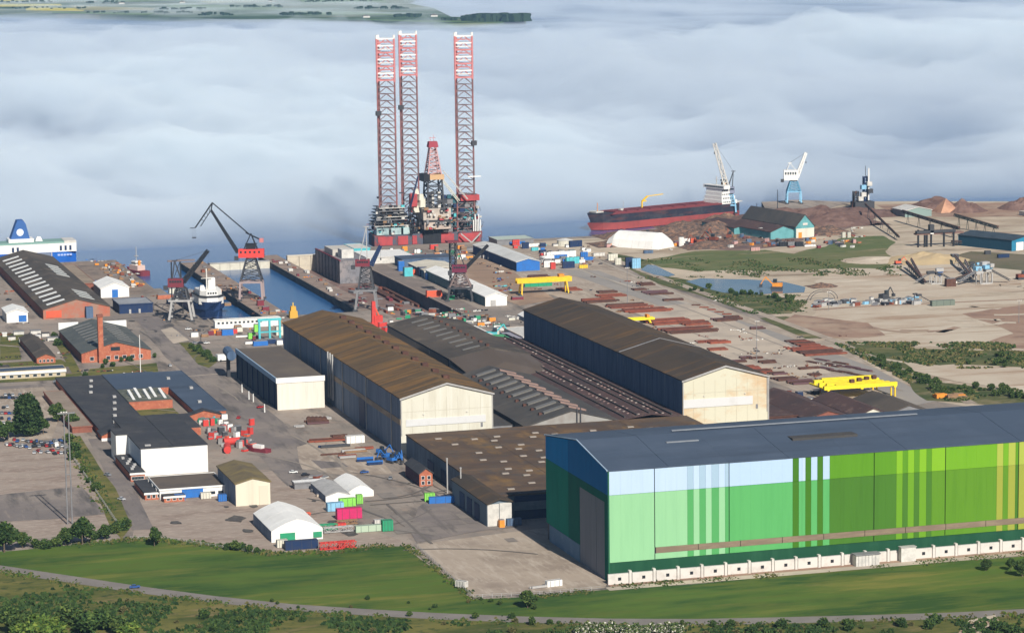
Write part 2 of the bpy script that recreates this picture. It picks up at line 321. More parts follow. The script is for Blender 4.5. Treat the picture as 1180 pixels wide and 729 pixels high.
# --- air: sea fog as a bank of volume with a billowing top, and thin haze round everything
def volmat(name,c,d,an):
    m=bpy.data.materials.new(name); m.use_nodes=True; n=m.node_tree; n.nodes.remove(n.nodes['Principled BSDF'])
    v=n.nodes.new('ShaderNodeVolumePrincipled'); v.inputs['Color'].default_value=(*c,1); v.inputs['Density'].default_value=d; v.inputs['Anisotropy'].default_value=an
    n.links.new(v.outputs[0],n.nodes['Material Output'].inputs['Volume']); return m
def fogmat():
    """sea fog: density broken up by noise into puffs and thin places"""
    m=volmat('fog',FOGC,.005,-.1); n=m.node_tree; v=[q for q in n.nodes if q.type=='PRINCIPLED_VOLUME'][0]
    g=n.nodes.new('ShaderNodeNewGeometry'); out=None
    def nz(sc,det,lo,hi,t0,t1):
        mp=n.nodes.new('ShaderNodeMapping'); mp.inputs['Scale'].default_value=sc; n.links.new(g.outputs['Position'],mp.inputs[0])
        no=n.nodes.new('ShaderNodeTexNoise'); no.inputs['Scale'].default_value=1; no.inputs['Detail'].default_value=det; no.inputs['Roughness'].default_value=.58; no.inputs['Distortion'].default_value=.4; n.links.new(mp.outputs[0],no.inputs[0])
        r=n.nodes.new('ShaderNodeMapRange'); r.inputs['From Min'].default_value=lo; r.inputs['From Max'].default_value=hi; r.inputs['To Min'].default_value=t0; r.inputs['To Max'].default_value=t1; n.links.new(no.outputs[0],r.inputs[0]); return r.outputs[0]
    a=nz((1/260,1/600,1/80),5,.38,.62,.04,1.0); b=nz((1/1400,1/3000,1/900),3,.38,.56,.06,1.0)
    mu=n.nodes.new('ShaderNodeMath'); mu.operation='MULTIPLY'; n.links.new(a,mu.inputs[0]); n.links.new(b,mu.inputs[1])
    sx=n.nodes.new('ShaderNodeSeparateXYZ'); n.links.new(g.outputs['Position'],sx.inputs[0])
    for i_,lo,hi,t0,t1 in ((1,2380,3150,.45,1),(1,4200,6800,1,.27),(0,900,1900,1,.72)):
        r=n.nodes.new('ShaderNodeMapRange'); r.inputs['From Min'].default_value=lo; r.inputs['From Max'].default_value=hi; r.inputs['To Min'].default_value=t0; r.inputs['To Max'].default_value=t1; n.links.new(sx.outputs[i_],r.inputs[0])
        k=n.nodes.new('ShaderNodeMath'); k.operation='MULTIPLY'; n.links.new(mu.outputs[0],k.inputs[0]); n.links.new(r.outputs[0],k.inputs[1]); mu=k
    m2=n.nodes.new('ShaderNodeMath'); m2.operation='MULTIPLY_ADD'; n.links.new(mu.outputs[0],m2.inputs[0]); m2.inputs[1].default_value=FOGD; m2.inputs[2].default_value=FOG0
    n.links.new(m2.outputs[0],v.inputs['Density'])
    m.cycles.volume_step_rate=FSTEP; return m
FOGC=(.86,.935,.985); FOGD=.032; FOG0=.0015; FSTEP=.05
def fog_bank():
    nx,ny=500,440; V=[];Fc=[]
    y0,y1=0.0,1.0
    def coast(x): return 2430+max(0,(x-700))*.28 - max(0,(x-1050))*.42 + max(0,350-x)*.0
    for top in (1,0):
        for j in range(ny+1):
            t=j/ny; D=9600*t**1.75
            for i in range(nx+1):
                s=i/nx; x=(-800+3000*s)*(1+ 2.9*t**1.75) - 250*t
                yb=coast(x)+6+max(0,min(1,(x-560)/60))*30; y=yb+D
                if top:
                    n1=noise.fractal(Vector((x/330,y/520,0)),1.0,2.1,6); n2=noise.fractal(Vector((x/1300+7,y/2300,3)),1.0,2.0,3)
                    n3=1-abs(noise.noise(Vector((x/210,y/300,9))))*2
                    rl=330+250*min(1,max(0,(x-330)/350))+120*min(1,max(0,(x-700)/700))
                    ramp=min(1,D/rl)**1.4; far=min(1,max(0,(D-1500)/2500))
                    n4=noise.fractal(Vector((x/110,y/150,5)),1.0,2.1,3)
                    bl=1-2.6*abs(noise.noise(Vector((x/210,y/300,1.5))))+.45*(1-2.6*abs(noise.noise(Vector((x/95,y/130,4.5)))))+.2*(1-2.6*abs(noise.noise(Vector((x/45,y/62,8.5)))))
                    h=ramp*(46-24*far+ 28*n1+ (44+10*far)*n2+ 27*bl)+ (1-ramp)*(30+9*n1+5*bl)
                    if y>5600: h=h*(1-min(1,(y-5600)/1500))+ min(1,(y-5600)/1500)*(14+6*n1+9*n2)
                    z=WZ+.3+max(0.0,h)
                    if i in(0,nx) or j in (0,ny): z=WZ+.1
                else: z=WZ+.1
                V.append((x,y,z))
    N=(nx+1)*(ny+1)
    for k in (0,1):
        for j in range(ny):
            for i in range(nx):
                a=k*N+j*(nx+1)+i; q=(a,a+1,a+nx+2,a+nx+1); Fc.append(q if k==0 else q[::-1])
    # rim vertices of both sheets coincide: stitch
    for j in range(ny):
        for i in (0,nx):
            a=j*(nx+1)+i; Fc.append((a,a+nx+1,a+nx+1+N,a+N) if i==nx else (a+N,a+N+nx+1,a+nx+1,a))
    for i in range(nx):
        for j in (0,ny):
            a=j*(nx+1)+i; Fc.append((a+1,a,a+N,a+N+1) if j==ny else (a,a+1,a+1+N,a+N))
    me=bpy.data.meshes.new('fog_bank'); me.from_pydata(V,[],Fc); o=bpy.data.objects.new('fog_bank',me); C.objects.link(o); o['kind']='stuff'
    tag(o,'white and blue grey billows of sea fog lying over the water behind the shipyard','fog')
    me.materials.append(fogmat())
fog_bank()
hz=MB().box(-3000,14000,-300,16000,-17,300).build('haze',volmat('haze_air',(.36,.62,1),.000026,0),kind='stuff')
tag(hz,'thin blue haze in the air over the yard and the far shore','haze')
# --- the far shore: low farmland seen over the fog
farm_a=mat('far_fields',(.07,.12,.045),[((.2,.2,.09),(.0012,.006,.01),.52,.58,2),((.045,.08,.035),(.003,.01,.01),.5,.6,3)],.95)
def shore(name,pts,z0,z1,m):
    P=[G(*p) for p in pts]; o=MB().prism([(p.x,p.y) for p in P],z0,z1).build(name,m,kind='structure'); return o
shore('far_shore',[(-60,18),(60,19),(170,22),(300,24),(400,26),(500,30),(560,29),(606,26),(596,23.5),(520,22),(500,12),(470,6),(500,-8),(300,-30),(-90,-30)],-10,6,farm_a)
yf=mat('rape_field',(.6,.5,.08),[((.5,.45,.1),.01,.4,.6)],.95); gf=mat('green_crop',(.13,.2,.06),[((.1,.17,.05),.01,.4,.6)],.95); pf=mat('pale_field',(.35,.33,.18),(),.95); df=mat('dark_field',(.035,.06,.03),(),.95)
for k,(pts,m) in enumerate([([(0,7),(70,7),(72,9.5),(0,10)],yf),([(30,11),(100,12),(96,15.5),(30,14.5)],yf),([(-30,1),(60,0),(62,3),(-30,4)],yf),([(80,9),(180,12),(175,15),(90,14)],pf),([(190,8),(320,9),(330,15),(200,14)],gf),([(330,16),(420,17),(470,21),(340,21)],gf),([(430,25.5),(500,27),(560,28),(500,29.5),(400,25.8)],gf),([(230,4),(300,2.5),(320,5),(240,7)],pf),([(345,3),(440,3),(450,6),(350,8)],gf),([(110,3),(200,1),(215,3.5),(120,6)],gf),([(60,16.5),(180,18.5),(170,21),(60,18.5)],gf)]):
    q=sheet('field',pts,6.3+.2*k,m)
# fix: the fields lie on the shore's own level

rr=random.Random(77)
trk=mat('tyre_mark',(.155,.138,.125),(),.9); trk2=mat('dust_track',(.29,.25,.21),(),.95); oil=mat('oil_stain',(.075,.068,.065),[((.12,.11,.1),.3,.45,.6)],.7); ptch=mat('asphalt_repair',(.24,.21,.185),[((.19,.165,.15),.2,.45,.65)],.9)
YARDS=[(230,345,1320,1660),(180,340,1225,1310),(300,350,1180,1330),(345,400,1710,1900),(262,330,1700,1900),(290,345,1900,2000)]
for i in range(44):
    x0,x1,y0,y1=YARDS[i%6]; x=rr.uniform(x0,x1); y=rr.uniform(y0,y1); l=rr.uniform(25,110); c=rr.uniform(-30,30)
    pts=[(x+c*(k/6)**2+rr.uniform(-.4,.4),y+l*k/6) for k in range(7)] if rr.random()<.7 else [(x+l*.6*k/6,y+c*(k/6)**2) for k in range(7)]
    road('tyre_mark' if i%3 else 'dust_track',pts,rr.uniform(.7,1.5),L4+.02,trk if i%3 else trk2,px=False)
for i in range(60):
    x0,x1,y0,y1=YARDS[i%6]; x=rr.uniform(x0,x1); y=rr.uniform(y0,y1); r=rr.uniform(1.2,5); n=9
    sheet('oil_stain' if i%2 else 'asphalt_patch',[(x+r*rr.uniform(.6,1.2)*math.cos(k*6.283/n),y+r*1.8*rr.uniform(.6,1.2)*math.sin(k*6.283/n)) for k in range(n)] if i%2 else [(x,y),(x+r*2,y),(x+r*2,y+r*3.5),(x,y+r*3.5)],L4,oil if i%2 else ptch,px=False)
for a,b in (((500,340),(960,430)),((560,300),(930,440)),((620,292),(1040,450)),((700,350),(900,420))):
    road('dust_track',[(a[0]+(b[0]-a[0])*k/8,a[1]+(b[1]-a[1])*k/8+rr.uniform(-1,1)) for k in range(9)],1.6,L4+.03,trk2) if a[0]>600 else None
for i in range(9):
    x=rr.uniform(950,1150); y=rr.uniform(305,395); pts=[(x+k*rr.uniform(8,16),y+math.sin(k*.7+i)*1.0+k*rr.uniform(-.5,.7)) for k in range(7)]
    road('dirt_track',pts,rr.uniform(4,8),L4+.05,[redearth,sand_pale,sand_pale][i%3])

sheet('grass_verge',[(0,383),(30,386),(52,392),(44,400),(0,397)],L3,grass_dry,1,5)
sheet('grass_verge',[(60,390),(72,392),(96,432),(86,434)],L3,grass_dry,1,5)
sheet('grass_verge',[(0,418),(70,414),(84,422),(0,427)],L3,grass_dry,1,5)
# ======================================================= BUILDINGS
def repeat(root,name,mb,m,offs,kind=None):
    """one piece built once, then shared copies standing at the given offsets (all children of root)"""
    o=mb.build(name,m,root); base=o.location.copy(); out=[o]
    for i,d in enumerate(offs):
        if i==0: o.location=base+Vector(d); continue
        c=o.copy(); C.objects.link(c); c.parent=root; c.location=base+Vector(d); WO[c]=WO.get(o,Vector()); out.append(c)
    return out
def roof_slopes(root,x0,x1,y0,y1,eave,ridge,m,n,rx=None,th=.5,over=.6,name='roof_panel'):
    rx=(x0+x1)/2 if rx is None else rx; L=(y1-y0+2*over)/n; Y0=y0-over
    for a,za,b,zb in ((x0-over,eave-over*(ridge-eave)/(rx-x0),rx,ridge),(rx,ridge,x1+over,eave-over*(ridge-eave)/(x1-rx))):
        mb=MB().ext([(a,za),(b,zb),(b,zb+th),(a,za+th)],'y',Y0,Y0+L-.12)
        repeat(root,name,mb,m,[(0,i*L,.07*(i%2)) for i in range(n)])
def hall(name,label,cat,x0,x1,y0,y1,eave,ridge,front,side,roof,n=6,ns=None,rx=None,group=None):
    t=thing(name,label,cat,((x0+x1)/2,y0,0),group=group); rxx=(x0+x1)/2 if rx is None else rx; ns=ns or n
    pr=[(x0,0),(x1,0),(x1,eave),(rxx,ridge),(x0,eave)]
    MB().ext(pr,'y',y0,y0+.5).build('front_wall',front,t)
    MB().ext(pr,'y',y1-.5,y1).build('rear_wall',front,t)
    L=(y1-y0-1)/ns
    for xa,xb in ((x0,x0+.4),(x1-.4,x1)):
        repeat(t,'wall_panel',MB().box(xa,xb,y0+.5,y0+.5+L-.06,0,eave),side,[((-.06 if i%2 else 0)*(1 if xa==x0 else -1),i*L,0) for i in range(ns)])
        MB().box(xa+.1,xb-.1,y0+.52,y1-.52,0,eave-.05).build('wall_frame',darksteel,t)
    roof_slopes(t,x0,x1,y0,y1,eave,ridge,roof,n,rxx)
    return t
def flatb(name,label,cat,x0,x1,y0,y1,h,wall,roof,par=.6,group=None,z=0,pm=None):
    t=thing(name,label,cat,((x0+x1)/2,y0,z),group=group)
    MB().box(x0,x1,y0,y1,z,h-.3).build('wall',wall,t)
    MB().box(x0-.3,x1+.3,y0-.3,y1+.3,h-.3,h).build('roof',roof,t)
    mb=MB()
    if par:
        for a in ((x0-.4,x1+.4,y0-.4,y0-.05),(x0-.4,x1+.4,y1+.05,y1+.4),(x0-.4,x0-.05,y0,y1),(x1+.05,x1+.4,y0,y1)): mb.box(*a,h-.55,h+par*.5)
        mb.build('parapet',pm or (roof if wall is brickm else wall),t)
    return t
def windows(t,face,a0,a1,n,z0,z1,at,wd=1.6,m=None,frame=None):
    """n windows along the front ('f', plane y=at) or the left side ('l', plane x=at)"""
    st=(a1-a0)/max(1,n); m=m or glass; frame=frame or white
    if face=='f':
        mb=MB().box(a0+st/2-wd/2,a0+st/2+wd/2,at-.12,at+.05,z0,z1); mb2=MB().box(a0+st/2-wd/2-.15,a0+st/2+wd/2+.15,at-.08,at+.04,z0-.15,z1+.15); off=[(i*st,0,0) for i in range(n)]
    else:
        mb=MB().box(at-.12,at+.05,a0+st/2-wd/2,a0+st/2+wd/2,z0,z1); mb2=MB().box(at-.08,at+.04,a0+st/2-wd/2-.15,a0+st/2+wd/2+.15,z0-.15,z1+.15); off=[(0,i*st,0) for i in range(n)]
    repeat(t,'window',mb,m,off); repeat(t,'window_frame',mb2,frame,off)
def slab(t,name,m,*b): return MB().box(*b).build(name,m,t)
def skylights(t,x0,x1,y0,y1,n,zf,m,wd,ln,th=.35):
    """n strips lying on a slope; zf(x) gives the roof height; each strip runs down the slope and is wd wide"""
    st=(y1-y0)/n
    mb=MB().ext([(x0,zf(x0)+.55),(x1,zf(x1)+.55),(x1,zf(x1)+.55+th),(x0,zf(x0)+.55+th)],'y',y0,y0+wd)
    repeat(t,'skylight',mb,m,[(0,i*st,0) for i in range(n)])

# --- the great striped hall
def great_hall():
    x0,x1,y0,y1,e,rz,ry=368,700,1097,1185,48,54.0,1138
    t=thing('assembly_hall','huge assembly hall clad in blue and green stripes under a flat slate grey roof','hall',(x0,y0,0))
    kp=mat('clad_pale_blue',(.46,.585,.77),[((.43,.55,.73),(.3,.3,.03),.45,.7)],.45); kg=mat('clad_pale_green',(.27,.53,.29),[((.25,.5,.275),(.4,.4,.03),.45,.7)],.45)
    kb2=flat('clad_grey_blue',(.34,.47,.6),.45,.03); kg2=flat('clad_mid_green',(.085,.34,.11),.45,.03); kg3=mat('clad_bright_green',(.1,.38,.12),[((.09,.35,.11),(.4,.4,.03),.45,.7)],.45)
    kmb=flat('clad_sky_blue',(.42,.56,.78),.45,.03)
    kd=flat('clad_olive',(.052,.165,.012),.45,.03); kt=mat('clad_leaf_green',(.1,.27,.015),[((.09,.25,.013),(.4,.4,.03),.45,.7)],.45); kl=mat('clad_moss_green',(.062,.175,.02),[((.055,.155,.018),(.4,.4,.03),.45,.7)],.45)
    ktl=flat('clad_lime_top',(.2,.42,.02),.45,.03); kll=flat('clad_lime_low',(.135,.31,.018),.45,.03)
    kt2=mat('clad_spring_green',(.155,.36,.018),[((.14,.34,.016),(.4,.4,.03),.45,.7)],.45); kl2=mat('clad_grass_green',(.105,.25,.018),[((.09,.225,.016),(.4,.4,.03),.45,.7)],.45)
    kyt=flat('clad_yellow_top',(.36,.42,.07),.45,.03); kyl=flat('clad_yellow_low',(.3,.33,.05),.45,.03)
    base=mat('dark_green_plinth',(.012,.07,.035),[((.02,.09,.045),(.2,.2,.02),.45,.7)],.6)
    S0=702.4
    segs=[(751,kp,kg),(788,kp,kg),(795,kb2,kg2),(801.8,kp,kg),(809,kb2,kg2),(815.7,kp,kg),(824,kb2,kg2),(831,kp,kg),(836,kb2,kg2),(908,kmb,kg3),(915,kd,kd),(918.7,kmb,kg3),(922.5,kp,kg3),(929,kd,kd),(936,kmb,kg3),(942.5,kd,kd),(950,kmb,kg3),(1001,kt,kl),(1026,kt,kl),(1033,ktl,kll),(1039,kt,kl),(1046,ktl,kll),(1052,kt,kl),(1060,ktl,kll),(1066,kt,kl),(1082,ktl,kl2),(1140,kt2,kl2),(1147,kyt,kyl),(1153,kt2,kl2),(1161,kyt,kyl),(1165,kt,kl),(1173,kyt,kyl),(1185,kt2,kl2),(1215,kt2,kl2),(1250,ktl,kll),(1300,kyt,kyl),(1380,kt2,kl2),(1480,kyt,kyl)]
    seams={751,836,1001,1082,1165}
    xp=x0+.5
    for px,ct,cl in segs:
        xe=G(px,541-.0775*(px-702),48).x
        # the survey helper slides with height; the wall stands at y0
        xe=min(x1,xe); g=.35 if px in seams else .04
        if xe-xp<.5: continue
        nn=max(1,round((xe-xp)/5.2)); wd=(xe-g-xp)/nn
        mb=MB()
        for q in range(nn): mb.box(xp+q*wd,xp+(q+1)*wd-.018,y0-.25-.004*(q%2),y0,37.7,e-.1)
        mb.build('cladding_panel',ct,t)
        for a,b in ((13.6,37.6),(8.4,10.9)) if px>751 else ((8.4,37.6),):
            mb=MB()
            for q in range(nn): mb.box(xp+q*wd,xp+(q+1)*wd-.018,y0-.25-.004*(q%2),y0,a,b)
            mb.build('cladding_panel',cl,t)
        xp=xe
        if xp>=x1: break
    xb=G(751.7,537,48).x; n=16; L=(x1-xb)/n
    bandm=mat('brown_louvres',(.2,.15,.11),[((.26,.2,.14),(.1,.1,.5),.45,.65)],.8)
    repeat(t,'louvre_band',MB().box(xb,xb+L-.25,y0-.15,y0,10.95,13.55),bandm,[(i*L,0,0) for i in range(n)])
    slab(t,'plinth_wall',base,x0+.5,x1,y0+.05,y0+1,0,8.45)
    slab(t,'corner_trim',flat('trim_dark_green',(.02,.12,.06)),x0-.1,x0+.5,y0-.3,y0+.4,0,e)
    # left end wall: a gable with blue over green panels, tall door at the near corner
    bl=mat('end_blue',(.004,.2,.5),[((.004,.165,.43),(.1,.2,.05),.45,.7)],.7,spec=.05); gr=mat('end_green',(.003,.2,.14),[((.003,.16,.115),(.1,.2,.05),.45,.7)],.7,spec=.05)
    bl2=mat('end_blue_deep',(.004,.14,.38),[((.004,.12,.33),(.1,.2,.05),.45,.7)],.7,spec=.05); gr2=mat('end_green_deep',(.002,.12,.085),[((.002,.1,.07),(.1,.2,.05),.45,.7)],.7,spec=.05)
    zr=lambda y:e+(rz-e)*(1-abs(y-ry)/((ry-y0) if y<ry else (y1-ry)))
    ys=[y0+.4,1101.5,1136.0,1152,1168,y1]
    for i in range(5):
        a,b=ys[i],ys[i+1]-.12; bb=[bl2,bl2,bl2,bl,bl][i]; gg=[gr2,gr2,gr2,gr,gr][i]
        pts=[(a,37.7),(b,37.7),(b,zr(b)-.1)]+([(ry,zr(ry)-.1)] if a<ry<b else [])+[(a,zr(a)-.1)]
        MB().ext(pts,'x',x0-.2,x0+.3).build('end_panel',bb,t)
        if i==1: MB().box(x0-.2,x0+.3,a,b,34,37.6).build('end_panel',gg,t)
        else: MB().box(x0-.2,x0+.3,a,b,8 if i>1 else 0,37.6).build('end_panel',gg,t)
    repeat(t,'hall_door',MB().box(x0-.05,x0+.3,1101.6,1112.9,0,33.9),mat('door_grey_violet',(.19,.2,.23),[((.15,.16,.19),(.3,.3,.02),.45,.7)],.7),[(0,0,0),(-.12,11.45,0),(0,22.9,0)])
    plm=mat('end_plinth',(.12,.2,.3),[((.18,.26,.36),.15,.5,.65)],.8)
    repeat(t,'plinth_panel',MB().box(x0-.25,x0+.3,1136.1,1150.8,0,7.9),plm,[(0,i*14.75,0) for i in range(3)])
    pr=[(y0+.5,0),(y1,0),(y1,e-.2),(ry,rz-.2),(y0+.5,e-.2)]
    MB().ext(pr,'x',x0+.5,x1).build('hall_core',darksteel,t)
    # roof of long felt sheets
    n=12; L=(x1-x0)/n
    for a,za,b,zb in ((y0-.5,e,1119,(e+rz)/2),(1119.05,(e+rz)/2+.05,ry,rz),(ry,rz,1168,(e+rz)/2),(1168.05,(e+rz)/2-.03,y1+.5,e)):
        repeat(t,'roof_sheet',MB().ext([(a,za),(b,zb),(b,zb+.35),(a,za+.35)],'x',x0-.4,x0-.4+L-.1),roofslate,[(i*L,0,.05*(i%2)) for i in range(n)])
    pale=flat('roof_walkway',(.25,.27,.3))
    slab(t,'roof_walkway',pale,x0+46,x0+165,1144,1145.6,rz-.3+.45,rz+.5)
    slab(t,'roof_walkway',pale,x0+37,x0+52,1126,1127.6,52.6,53.0)
    slab(t,'roof_patch',roofdark,x0+93,x0+124,1118,1129,50.9,52.3)
    slab(t,'roof_edge',mat('roof_edge_trim',(.45,.6,.75)),x0-.55,x0-.25,y0-.5,y0+.1,e,e+.6)
    MB().ext([(y0-.5,e+.3),(ry,rz+.3),(y1+.5,e+.3),(y1+.5,e+.7),(ry,rz+.7),(y0-.5,e+.7)],'x',x0-.75,x0-.42).build('roof_edge',mat('roof_edge_trim',(.45,.6,.75)),t)
    return t
great_hall()
def retaining_wall():
    t=thing('retaining_wall','white concrete wall panels with square dark openings along the foot of the striped hall','wall',(366,1094,0))
    n=30; st=10.85; cw=mat('painted_concrete',(.62,.59,.55),[((.5,.46,.42),.2,.5,.7)],.85)
    repeat(t,'wall_block',MB().box(366.2,366.2+st-1.1,1092.2,1093.2,0,4.4),cw,[(i*st,0,0) for i in range(n)])
    repeat(t,'opening',MB().box(370.6,372.0,1092.05,1092.4,1.6,2.9),black,[(i*st,0,0) for i in range(n) if i not in (10,11)])
    repeat(t,'pilaster',MB().box(375.4,376.5,1091.4,1093.4,0,5.6),cw,[(i*st,0,0) for i in range(n)])
    slab(t,'coping',palesteel,366.2,690,1092.4,1093.1,4.4,4.55)
    k=thing('equipment_hut','pale grey metal hut against the white wall below the green hall','hut',(484,1088,0))
    slab(k,'body',whitedirty,478,489,1087,1091,0,5); slab(k,'roof',greysteel,477.5,489.5,1086.5,1091.3,5,5.4); repeat(k,'rib',MB().box(479,479.3,1086.85,1087,0,5),palesteel,[(i*1.6,0,0) for i in range(6)])
    k=thing('equipment_hut','taller off-white box hut standing second along the white wall','hut',(504,1089,0))
    slab(k,'body',whitedirty,500,507,1088.5,1091.3,0,6.4); slab(k,'roof',palesteel,499.7,507.3,1088.2,1091.35,6.4,6.7)
retaining_wall()

# --- the two long brown roofed halls
def long_hall(name,label,x0,x1,front,band_z,bandx,side,roof):
    t=hall(name,label,'hall',x0,x1,1406,1704,29.8,36.4,front,side,roof,28,28)
    repeat(t,'wall_joint',MB().box(x0+6.2,x0+6.3,1405.93,1406.02,0,29.4),mat('joint_shadow',(.4,.36,.28)),[(i*6.3,0,0) for i in range(7)])  # thin joint strips, slightly darker than the wall cladding
    slab(t,'wall_joint',mat('joint_shadow',(.4,.36,.28)),x0+.5,x1-.5,1405.94,1406.01,22.4,22.5); slab(t,'wall_door',greysteel,x1-7,x1-5.8,1405.8,1406,12,14.4); repeat(t,'wall_lamp',MB().box(x0+12,x0+12.7,1405.5,1406,20.5,21),whitedirty,[(0,0,0),(24,0,0)]); repeat(t,'rain_pipe',MB().box(x0+.1,x0+.5,1405.6,1405.95,10,29.6),palesteel,[(0,0,0),(x1-x0-.7,0,0)])
    slab(t,'white_band',mat('band_white',(.62,.62,.62),[((.52,.51,.49),(.1,.1,.05),.5,.7)],.6),*bandx,1405.7,1406.05,*band_z)
    MB().ext([(x0-.7,29.2),(x0-.1,29.2),((x0+x1)/2,36.2),(x1+.1,29.2),(x1+.7,29.2),(x1+.7,29.9),((x0+x1)/2,37.1),(x0-.7,29.9)],'y',1405.0,1405.45).build('verge_trim',palesteel,t)
    return t
t=long_hall('long_hall','long tall hall with lichen brown roof and clean cream gable end',356.3,407.2,creamwall,(14.7,18.4),(359,403),cladgrey,roofrust)
# upper wall strip, downpipes and doors on the shaded side
slab(t,'clerestory_band',mat('rusty_band',(.28,.22,.16),[((.38,.3,.22),(.2,.06,.3),.45,.65)],.8),355.95,356.3,1406.5,1580,15.5,18.5)
repeat(t,'downpipe',MB().box(355.6,356.1,1425,1425.6,0,29.5),palesteel,[(0,i*57,0) for i in range(5)])
slab(t,'side_door',navy,355.9,356.35,1486,1500,0,16)
for q in (1560,1572,1566): slab(t,'flue_pipe',palesteel,354.6,355.4,q,q+.8,4,31)
repeat(t,'roof_vent',MB().box(386,389.5,1428,1432,34.5,37.2),rustdark,[(0,i*22,-.1) for i in range(12)])
t=long_hall('long_hall','long tall hall with plain dark brown roof and rust stained cream gable end',515.1,564.9,creamrust,(14.6,19.3),(515.5,556),cladblue,roofbrown)
slab(t,'expansion_joint',greysteel,514.6,540,1500,1500.8,30.3,37.0) if False else None
MB().ext([(514.8,30.2),(540,36.9),(565.2,30.2),(565.2,30.6),(540,37.3),(514.8,30.6)],'y',1512,1513).build('roof_joint',greysteel,t)
repeat(t,'pilaster',MB().box(514.75,515.2,1420,1420.5,0,29),cladblue,[(0,i*35,0) for i in range(8)])
slab(t,'downpipe',palesteel,564.95,565.5,1405.4,1406,0,29.8)
# --- sheds filling the space between them
t=hall('workshop_shed','brown roofed workshop with a dark glazed left side and a row of roof lights','shed',440,491,1613,1768,15.5,20.5,greysteel,navy,roofgrey,8,12)
zf=lambda x:20.5-(x-465.5)*(5/25.5)
zl=lambda x:15.5+(x-440)*(5/25.5)
skylights(t,452,463,1625,1765,9,zl,skyld,3.2,11); slab(t,'skylight',skylw,452,463,1671,1674.4,zl(457.5)+.5,zl(457.5)+1.5) if False else None
slab(t,'side_glazing',mat('side_glass',(.02,.03,.05),[((.3,.3,.28),.08,.62,.66)],.3),439.7,440,1615,1766,1.5,14.5)
repeat(t,'roof_cowl',MB().box(466,468,1622,1625,19.9,22),rustdark,[(0,i*15.5,0) for i in range(9)])
t=thing('hipped_shed','round shouldered brown roof joined to the near end of the workshop','shed',(465,1560,0))
MB().box(440,491,1562,1612.5,0,12).build('wall',greysteel,t)
MB().add([(440,1562,12),(491,1562,12),(491,1612.8,15.5),(440,1612.8,15.5),(465.5,1612.8,20.5),(465.5,1580,17.5)],[(0,1,5),(1,2,4,5),(0,5,4,3),(2,3,4)]).build('roof',mat('round_roof',(.1,.078,.064),[((.12,.1,.09),(.05,.02,.02),.42,.65)],.9),t)
t=hall('gabled_shed','grey gabled shed with a ladder of pale ridge roof lights','shed',423,476,1400,1560,11.5,18.5,mat('shed_gable',(.33,.32,.3),[((.25,.22,.2),.1,.45,.65)],.85),darksteel,roofdark,8)
zf2=lambda x:11.5+(x-423)*(7/26.5)
zf3=lambda x:18.5-(x-449.5)*(7/26.5)
skylights(t,437,448.5,1410,1556,10,zf2,skyld,4.2,9,.8); skylights(t,451,461,1410,1556,10,zf3,mat('red_brown_light',(.3,.2,.17),[((.2,.14,.12),.1,.45,.65)],.7),4.2,9,.8)
repeat(t,'roof_cowl',MB().box(434.5,436.3,1411,1413,14.6,16.4),rustdark,[(0,i*14.6,0) for i in range(10)])
for q in (452,454): slab(t,'flue_pipe',darksteel,q,q+.5,1399,1399.5,11,20)
t=thing('low_shed','purple brown low roofed shed dotted with small white roof lights','shed',(495,1406,0))
slab(t,'wall',greysteel,476.3,514.9,1400,1703,0,10.5)
n=10; L=303/n
repeat(t,'roof_panel',MB().ext([(476.2,11.5),(495,13.5),(495,14),(476.2,12)],'y',1400,1400+L-.1),roofred,[(0,i*L,.04*(i%2)) for i in range(n)])
repeat(t,'roof_panel',MB().ext([(495,13.5),(514.9,10.7),(514.9,11.2),(495,14)],'y',1400,1400+L-.1),roofred,[(0,i*L,.04*(i%2)) for i in range(n)])
mb=MB(); mb2=MB(); rr=random.Random(3)
for row,xx in enumerate((485,489,499,503)):
    for i in range(44):
        if rr.random()<.5: continue
        zz=11.9+(xx-476)*.106 if xx<495 else 14.1-(xx-495)*.14
        y=1404+i*6.7+rr.random(); (mb if rr.random()<.6 else mb2).rbox((xx,y,zz),(1.3,1.3,.4))
mb.build('roof_light',mat('dusty_white_light',(.36,.3,.27)),t,kind='stuff'); mb2.build('roof_light',mat('dusty_light',(.3,.2,.18)),t,kind='stuff')
slab(t,'gable_wall',creamwall,500,514.9,1399.5,1400,0,11.5)
repeat(t,'roof_ridge',MB().box(480,480.6,1402,1702,12.3,13.2),roofdark,[(0,0,0),(7,0,.75),(14,0,1.4),(21,0,.8),(27,0,0)])
t=flatb('flat_shed','flat dark grey roof beside the cream gabled long hall','shed',407.6,439.6,1420,1700,9.5,greysteel,roofdark,0)
slab(t,'vent_stack',palesteel,424,425,1570,1571,9.5,19); repeat(t,'roof_box',MB().box(421,424,1565,1569,9.5,11.5),palesteel,[(0,0,0),(3,-70,0),(-6,40,0)])
t=flatb('flat_shed','brown grey flat roofed annex in front of the grey gabled shed','shed',423,514,1398-42,1399.4,10.2,greysteel,roofgrey,0)
repeat(t,'roof_light',MB().box(430,437,1362,1366,10.2,10.9),skyld,[(i*11,(i%3)*8,0) for i in range(7)])
